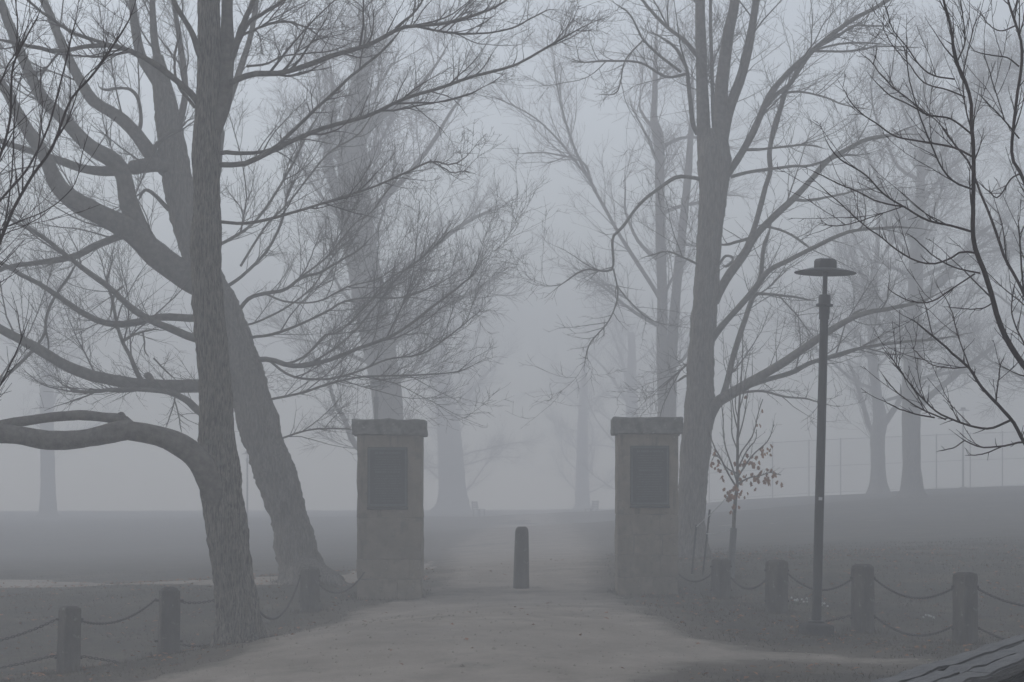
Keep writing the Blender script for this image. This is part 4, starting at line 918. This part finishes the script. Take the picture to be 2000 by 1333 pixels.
# ------------------------------------------------------------------ staked sapling
dS = 32.5; bS = at(1429, 1130, dS); zS = gzf(bS[0], bS[1])
TS = Tree('sapling', 'staked young sapling with clinging brown leaves beside the right pillar', (bS[0], bS[1], zS), M['bark_limb'], M['bark_limb'], M['twig'])
trS = traced([(1428,1150,9),(1429,1128,8.5),(1433,1030,7.5),(1436,980,7),(1440,936,6),(1441,839,5),(1446,760,3.6),(1450,700,2.6),(1451,650,1.8)], dS, dS + .1, 50, .002)
TS.trunk(trS, 12, .02, .1, zS, 4)
TS.limb(traced(lw([(1428,1132),(1430,1080),(1433,1032)], 14, 13), dS, dS, 10, 0), 14, M['guard'], 'trunk_guard', False, 0)
for p_, w0, w1, dd in (([(1437,950),(1425,930),(1408,895),(1392,865),(1385,845)],4,1.6,-.3), ([(1439,940),(1428,905),(1415,860),(1412,810),(1408,780)],3.6,1.6,.3), ([(1440,935),(1452,915),(1470,890),(1500,862),(1512,830)],4,1.6,.3), ([(1438,948),(1460,935),(1485,930),(1505,925),(1525,928)],3.6,1.6,-.3),
                       ([(1441,900),(1450,880),(1470,850),(1482,800),(1490,780)],3.4,1.5,-.3), ([(1441,880),(1430,850),(1428,810),(1422,760)],3,1.4,.2), ([(1441,860),(1452,820),(1458,780),(1470,730)],3,1.4,.3), ([(1441,840),(1432,800),(1428,740),(1432,700)],2.8,1.3,-.2),
                       ([(1444,800),(1452,770),(1456,730),(1465,690)],2.6,1.2,.1), ([(1442,820),(1436,790),(1440,740),(1438,690)],2.4,1.2,-.3), ([(1441,915),(1460,880),(1475,860),(1478,840)],3,1.4,-.5), ([(1439,925),(1420,915),(1400,890),(1390,900)],3,1.4,-.4)):
    TS.limb(traced(lw(p_, w0, w1), dS, dS + dd, 18, .004), 6)
TS.twigs([dict(per_m=7, lmin=.12, lmax=.42, K=5, ang=(.3, .8), up=.25, wander=.1, rcap=.004, rtip=.0022, t0=.2), dict(per_m=5, lmin=.05, lmax=.18, K=3, ang=(.4, .9), up=.15, wander=.15, rcap=.003, rtip=.0018)])
def leaves():
    cl = [(1398,902,12,5),(1410,925,12,5),(1425,960,9,6),(1440,960,16,11),(1450,945,12,6),(1478,928,18,13),(1500,930,12,8),(1515,926,10,4),(1475,895,14,8),(1490,885,11,6),(1502,880,8,3),(1440,905,12,4),(1450,900,10,4),(1490,803,4,2),(1482,825,4,2),(1437,985,6,4),(1430,1000,5,2),(1393,880,10,4),(1465,905,10,5),(1455,772,4,1),(1524,935,6,2)]
    Vs, Fs = [], []; b = 0
    for (px, py, sp, n) in cl:
        for _ in range(int(n * 1.4)):
            c = at(px + random.gauss(0, sp * .6), py + random.gauss(0, sp * .6), dS + random.uniform(-.35, .35)); L = random.uniform(.034, .062)
            a = random.uniform(0, 6.28); dn = Vector((math.cos(a) * .6, math.sin(a) * .6, -1)).normalized(); sd = dn.cross(Vector((math.sin(a * 3), math.cos(a * 2), .3))).normalized(); nn = dn.cross(sd)
            out = []
            for (u, v, k) in ((0, 0, 0), (.25, .30, .12), (.45, .22, .05), (.6, .42, .15), (.8, .18, .03), (1, 0, -.12), (.8, -.18, .03), (.6, -.42, .15), (.45, -.22, .05), (.25, -.30, .12)):
                out.append(c + np.array(dn * (u * L * 1.5) + sd * (v * L * 1.5) + nn * (k * L)))
            Vs += out; Fs.append(list(range(b, b + 10))); b += 10
    o = link('leaves', mesh_np('leaves', np.array(Vs) - TS.o, [np.array(Fs)], M['leaf']), TS.t); o['kind'] = 'stuff'; o['label'] = 'brown withered leaves'
leaves()
tuft_ring(TUFTS, bS[0], bS[1], .05, .3, 60, .08)
def stake(pb, ptop, d, label):
    a = at(pb[0], pb[1], d); a[2] = gzf(a[0], a[1]) - .1; b = at(ptop[0], ptop[1], d); t = thing('stake', label, 'stake', tuple(a), 'stakes holding the sapling')
    s = np.column_stack([np.linspace(a, b, 14), np.full(14, .014)])
    link('rod', trunk_mesh('rod', s, 8, M['stake'], a, 0), t)
    c = b + (b - a) / np.linalg.norm(b - a) * np.array([1, 1, 1]) * .012
    s = np.column_stack([np.linspace(b - (b - a) * .006, c, 5), np.array([.015, .019, .019, .015, .004])]); link('cap', trunk_mesh('cap', s, 8, M['guard'], a, 0), t)
    # studs up the rod
    bm = bmesh.new()
    for k in range(1, 12):
        p = a + (b - a) * k / 12 - a; bm_box(bm, p + np.array([.012, -.008, 0]), (.012, .012, .014))
    link('studs', bm_mesh('studs', bm, M['stake']), t)
    return b
s1 = stake((1350, 1120), (1360, 1026), 33.2, 'shorter dark stake beside the right pillar, pale tie at its top')
s2 = stake((1371, 1123), (1386, 997), 33.0, 'taller dark stake between the shorter stake and the sapling')
def tie(a, b, sag, label):
    t = np.linspace(0, 1, 20)[:, None]; C = a + (b - a) * t; C[:, 2] -= (sag * 4 * t * (1 - t))[:, 0]
    C += RNG.normal(0, .003, C.shape)
    s = np.column_stack([C, np.full(20, .0055)]); o = link('tie', trunk_mesh('tie', s, 6, M['tape'], a, 0), None, tuple(a)); tag(o, label, 'tie', 'pale ties of the sapling')
tie(s1 + np.array([0, -.02, -.02]), at(1429, 961, 32.5), .02, 'pale tie sloping from the shorter stake up to the sapling')
tie(at(1380, 1043, 32.97), at(1432, 1030, 32.5), .035, 'pale tie running level from the taller stake to the trunk guard')

# ------------------------------------------------------------------ hang the chains
eA = at(448, 1162, dA + .25); eA2 = at(500, 1186, dA + .1)
off1 = pl1['p'] + np.array([-1.35, -.5, 0.0])
off1[2] = gzf(off1[0], off1[1]) + .42
chain_post(1000 + off1[0] / (off1[1]) * F - 22, 1222, YH + (CZ - gzf(off1[0], off1[1])) / off1[1] * F, off1[1], 50, 'stone post just outside the left edge', .5)
chain(side(pl1, -1, .8), off1, .10, 'upper chain running off the left edge from the nearest left post')
chain(side(pl1, 1, .78), side(pl2, -1, .82), .12, 'upper chain between the two posts left of the front trunk')
chain(side(pl2, 1, .78), eA, .04, 'upper chain from the round-topped post to the front trunk')
chain(eA2, side(pl3, -1, .80), .30, 'slack chain from the front trunk to the small post by the leaning tree')
lpil = np.array([(712 - 1000) / F * 30.6, 30.55, 0]); lpil[2] = CZ - (1118 - YH) / F * 30.6
chain(side(pl3, 1, .60), lpil, .18, 'slack chain from the small post to the left gate pillar')
chain(side(pl1, -1, .26), off1 + np.array([.0, 0, -.35]), .02, 'lower chain dropping off the left edge from the nearest left post')
chain(side(pl1, 1, .25), pl1['p'] + np.array([.5, .1, gzf(pl1['p'][0] + .5, pl1['p'][1] + .1) - pl1['p'][2] + .02]), .0, 'lower chain falling to the grass right of the nearest left post')
chain(side(pl2, 1, .17), at(446, 1258, dA + .25) + np.array([0, 0, .03]), .03, 'lower chain from the round-topped post to the foot of the front trunk')
rp = np.array([(1326 - 1000) / F * 31.2, 31.2, CZ - (1122 - YH) / F * 31.2])
chain(rp, side(pr1, -1, .62), .10, 'chain between the right gate pillar and the short post by the sapling')
chain(side(pr1, 1, .55), side(pr2, -1, .62), .13, 'chain between the short post and the second post right of the pillar')
chain(side(pr2, 1, .75), side(pr3, -1, .78), .16, 'upper chain passing behind the street lamp')
chain(side(pr3, 1, .80), side(pr4, -1, .78), .16, 'upper chain between the two posts right of the street lamp')
off2 = at(2130, 1168, 22.6)
chain(side(pr4, 1, .78), off2, .14, 'upper chain running off the right edge above the timber rail')
chain(side(pr3, 1, .26), side(pr4, -1, .26), .16, 'lower chain between the two posts right of the street lamp')
lc = side(pr3, -1, .26); chain(lc, np.array([lc[0] - .55, lc[1] + .25, gzf(lc[0] - .55, lc[1] + .25) + .02]), .02, 'lower chain dropping to the grass behind the lamp base')
off3 = at(2050, 1300, 22.9); off3[2] = max(off3[2], gzf(off3[0], off3[1]) + .05)
chain(side(pr4, 1, .24), off3, .05, 'lower chain sinking behind the timber rail')
pr5 = chain_post(2160, 1130, 1285, 22.4, 52, 'stone post just outside the right edge', .6)

# ------------------------------------------------------------------ timber rail, lower right corner
def timber_rail():
    K = .55                                    # below eye level
    u = np.array([.367, .930]); P0 = np.array([(1745 - 1000) / F, 1.0]) * (K * F / 328.0); n = np.array([.930, -.367])
    zt = CZ - K; a = P0 - u * 2.6; base = np.array([a[0], a[1], gzf(a[0], a[1])])
    t = thing('timber_rail', 'weathered wet timber rail slanting across the lower right corner', 'railing', tuple(base), None)
    ang = math.atan2(u[1], u[0])
    def board(nm, s0, s1, off, w, zc, th, mat=M['wood'], tilt=0):
        bm = bmesh.new(); bm_box(bm, (0, 0, 0), (w, s1 - s0, th)); bmesh.ops.bevel(bm, geom=bm.edges[:], offset=.008, segments=2, affect='EDGES')
        bmesh.ops.subdivide_edges(bm, edges=[e for e in bm.edges if e.calc_length() > .6], cuts=24, use_grid_fill=True)
        from mathutils import noise
        o3 = Vector((random.uniform(0, 9), random.uniform(0, 9), 0))
        for v in bm.verts: v.co += Vector((.008 * noise.noise(v.co * 5 + o3), 0, .011 * noise.noise(v.co * 4 + o3)))
        o = link(nm, bm_mesh(nm, bm, mat), t)
        c = a + u * (s0 + s1) / 2 + n * off; o.location = (c[0] - base[0], c[1] - base[1], zc - base[2]); o.rotation_euler = (0, tilt, ang - math.pi / 2)
    j = 2.6 + .20
    for s0, s1 in ((0, j - .004), (j + .004, 5.6)):
        board('plank', s0, s1, .048, .092, zt - .02, .045); board('plank', s0, s1, .145, .092, zt - .024, .045); board('plank', s0, s1, .242, .092, zt - .019, .045)
    board('side_beam', 0, 5.6, .268, .045, zt - .125, .16, M['shaded_wood']); board('side_beam', 0, 5.6, .02, .045, zt - .125, .16, M['shaded_wood'])
    for sp in (.4, 2.3, 4.2, 5.4):
        c = a + u * sp + n * .15; zg = gzf(c[0], c[1]); bm = bmesh.new(); hh = zt - .05 - zg
        bm_box(bm, (0, 0, hh / 2 - .15), (.14, .14, hh + .3)); bmesh.ops.bevel(bm, geom=bm.edges[:], offset=.01, segments=1, affect='EDGES')
        o = link('post', bm_mesh('post', bm, M['wood']), t, (c[0] - base[0], c[1] - base[1], zg - base[2])); o.rotation_euler.z = ang
timber_rail()

# ------------------------------------------------------------------ wire fence on the right, park benches, snowdrops
def wire_fence():
    pts = [(1385, 980), (1509, 973), (1580, 969), (1642, 966), (1705, 963), (1765, 961), (1829, 958), (1895, 955), (1958, 953), (2030, 950)]
    D0 = lambda px: 116 - (px - 1385) / 645 * 8
    b0 = at(*pts[0], D0(1385)); base = np.array([b0[0], b0[1], gzf(b0[0], b0[1])])
    t = thing('wire_fence', 'tall wire fence along the crest of the lawn at right', 'fence', tuple(base))
    H = 1.75; tops = []
    for px, py in pts:
        p = at(px, py, D0(px)); zg = gzf(p[0], p[1]); zt = CZ - (py - 108 - YH) / F * D0(px)
        s = np.column_stack([np.linspace([p[0], p[1], zg - .1], [p[0], p[1], zt + .06], 5), np.full(5, .026)]); link('post', trunk_mesh('post', s, 8, M['steel'], base, 0), t); tops.append((p[0], p[1], zg, zt))
    for (f, r) in ((1.0, .014), (.52, .011), (.04, .008)):
        for A_, B_ in zip(tops, tops[1:]):
            a = np.array([A_[0], A_[1], A_[2] + (A_[3] - A_[2]) * f]); b = np.array([B_[0], B_[1], B_[2] + (B_[3] - B_[2]) * f])
            s = np.column_stack([np.linspace(a, b, 3), np.full(3, r)]); link('rail', trunk_mesh('rail', s, 6, M['steel'], base, 0), t)
    # diamond wire between the posts
    segs = []
    for A_, B_ in zip(tops, tops[1:]):
        A0 = np.array(A_[:3]) + [0, 0, .06]; A1 = np.array([A_[0], A_[1], A_[3]]); B0 = np.array(B_[:3]) + [0, 0, .06]; B1 = np.array([B_[0], B_[1], B_[3]])
        Lx = np.linalg.norm(B0 - A0); step = .09; hN = 1.0
        hh = (A1[2] - A0[2]); m = int((Lx + hh) / step)
        for k in range(m):
            s0 = k * step
            for flip in (0, 1):
                x0, z0 = (s0, 0) if s0 <= Lx else (Lx, s0 - Lx); z1 = min(hh, s0); x1 = s0 - z1
                if x1 < 0: continue
                u0, u1 = x0 / Lx, x1 / Lx
                if flip: u0, u1 = 1 - u0, 1 - u1
                pa = (A0 * (1 - u0) + B0 * u0) + np.array([0, 0, z0]); pb = (A0 * (1 - u1) + B0 * u1) + np.array([0, 0, z1]); segs.append((pa, pb))
    P = np.array(segs); V, q = tubes(P, np.full(P.shape[:2], .0022), 3); o = link('wire_mesh', mesh_np('wire_mesh', V - base, [q], M['steel']), t); o['kind'] = 'stuff'
wire_fence()
def park_bench(px, d, rot, label):
    x = (px - 1000) / F * d; t = thing('park_bench', label, 'bench', (x, d, gzf(x, d)), 'benches along the far path', rot)
    def bx(nm, c, s, m=M['wood']):
        bm = bmesh.new(); bm_box(bm, c, s); bmesh.ops.bevel(bm, geom=bm.edges[:], offset=.006, segments=1, affect='EDGES'); link(nm, bm_mesh(nm, bm, m), t)
    for k in range(3): bx('seat_slat', (0, -.17 + k * .16, .44), (1.5, .14, .04))
    for k in range(3): bx('back_slat', (0, .24 + k * .03, .56 + k * .15), (1.5, .035, .12))
    for sx in (-.6, .6):
        bx('leg', (sx, -.18, .19), (.07, .07, .46), M['iron']); bx('leg', (sx, .20, .19), (.07, .07, .46), M['iron']); bx('back_support', (sx, .285, .66), (.05, .05, .56), M['iron'])
park_bench(936, 140, 1.35, 'faint bench left of the far path, by the flared trunk')
park_bench(1154, 138, -1.35, 'faint bench right of the far path, beyond the bollard')
def snowdrops(px, py, d, n, spread, label):
    p = at(px, py, d); z = gzf(p[0], p[1]); t = thing('snowdrop_clump', label, 'flowers', (p[0], p[1], z), 'white flowers in the grass')
    bs, bp = bmesh.new(), bmesh.new()
    for _ in range(n):
        x, y, h = random.gauss(0, spread), random.gauss(0, spread * .5), random.uniform(.05, .11); lx = random.uniform(-.02, .02)
        dz = gzf(p[0] + x, p[1] + y) - z
        bmesh.ops.create_cone(bs, cap_ends=True, segments=5, radius1=.003, radius2=.002, depth=h, matrix=Matrix.Translation((x, y, dz + h / 2)))
        for k in range(3):
            a = k * 2.094 + random.random(); c = Vector((x, y, dz + h)); o_ = Vector((math.cos(a), math.sin(a), 0)); s_ = Vector((-math.sin(a), math.cos(a), 0))
            vs_ = [bp.verts.new(c), bp.verts.new(c + o_ * .012 + s_ * .008 - Vector((0, 0, .014))), bp.verts.new(c + o_ * .011 - Vector((0, 0, .032))), bp.verts.new(c + o_ * .012 - s_ * .008 - Vector((0, 0, .014)))]
            bp.faces.new(vs_)
    link('stems', bm_mesh('stems', bs, M['stem']), t)['kind'] = 'stuff'; link('blossoms', bm_mesh('blossoms', bp, M['petal']), t)['kind'] = 'stuff'
snowdrops(1562, 1172, 28.6, 12, .09, 'white snowdrops in the grass left of the street lamp')
snowdrops(1812, 1190, 27.2, 7, .05, 'white snowdrops between the two posts right of the lamp')
snowdrops(1612, 1180, 28.2, 6, .03, 'few white snowdrops just right of the lamp pole')

# tufts round posts, trunks and pillars
def tufts():
    Tt = np.array(TUFTS); n0 = len(Tt); rep = 3; Tt = np.repeat(Tt, rep, 0); n = len(Tt)
    x = Tt[:, 0] + RNG.normal(0, .015, n); y = Tt[:, 1] + RNG.normal(0, .015, n); h = Tt[:, 2] * RNG.uniform(.5, 1.1, n); z = gz(x, y) - .01
    a = RNG.uniform(0, 6.28, n); w = .005; la = RNG.uniform(0, 6.28, n); ln = h * RNG.uniform(.1, .8, n)
    P = np.stack([x, y, z], 1); s = np.stack([np.cos(a) * w, np.sin(a) * w, 0 * a], 1); tip = P + np.stack([np.cos(la) * ln, np.sin(la) * ln, h], 1)
    V = np.stack([P - s, P + s, tip], 1).reshape(-1, 3); f = np.arange(len(V)).reshape(-1, 3)
    o = link('grass_tufts', mesh_np('grass_tufts', V, [f], M['blade'])); tag(o, 'longer dry grass at the feet of posts, trunks and pillars', 'grass', kind='stuff')
tufts()

# ------------------------------------------------------------------ the fog
top = 0
for o in COL.objects:
    if o.type == 'MESH' and len(o.data.vertices):
        pz = o.location.z + (o.parent.location.z if o.parent else 0); co = np.empty(len(o.data.vertices) * 3, np.float32); o.data.vertices.foreach_get('co', co); top = max(top, pz + co[2::3].max())
bm = bmesh.new(); bm_box(bm, (0, 85, (top + .5 - 3.5) / 2), (340, 290, top + .5 + 3.5))
hm = bpy.data.materials.new('fog'); hm.use_nodes = True; nt = hm.node_tree; nt.nodes.clear()
pv = nt.nodes.new('ShaderNodeVolumePrincipled'); ho = nt.nodes.new('ShaderNodeOutputMaterial'); nt.links.new(pv.outputs[0], ho.inputs['Volume'])
pv.inputs['Color'].default_value = (.97, .97, .975, 1); pv.inputs['Density'].default_value = FOG_DENSITY; pv.inputs['Anisotropy'].default_value = .03
for k in ('Density Attribute', 'Color Attribute', 'Temperature Attribute'):
    if k in pv.inputs: pv.inputs[k].default_value = ''
try: hm.cycles.homogeneous_volume = True
except Exception: pass
h = link('haze', bm_mesh('haze', bm, hm)); tag(h, 'thick grey fog filling the whole park', 'fog', kind='stuff')
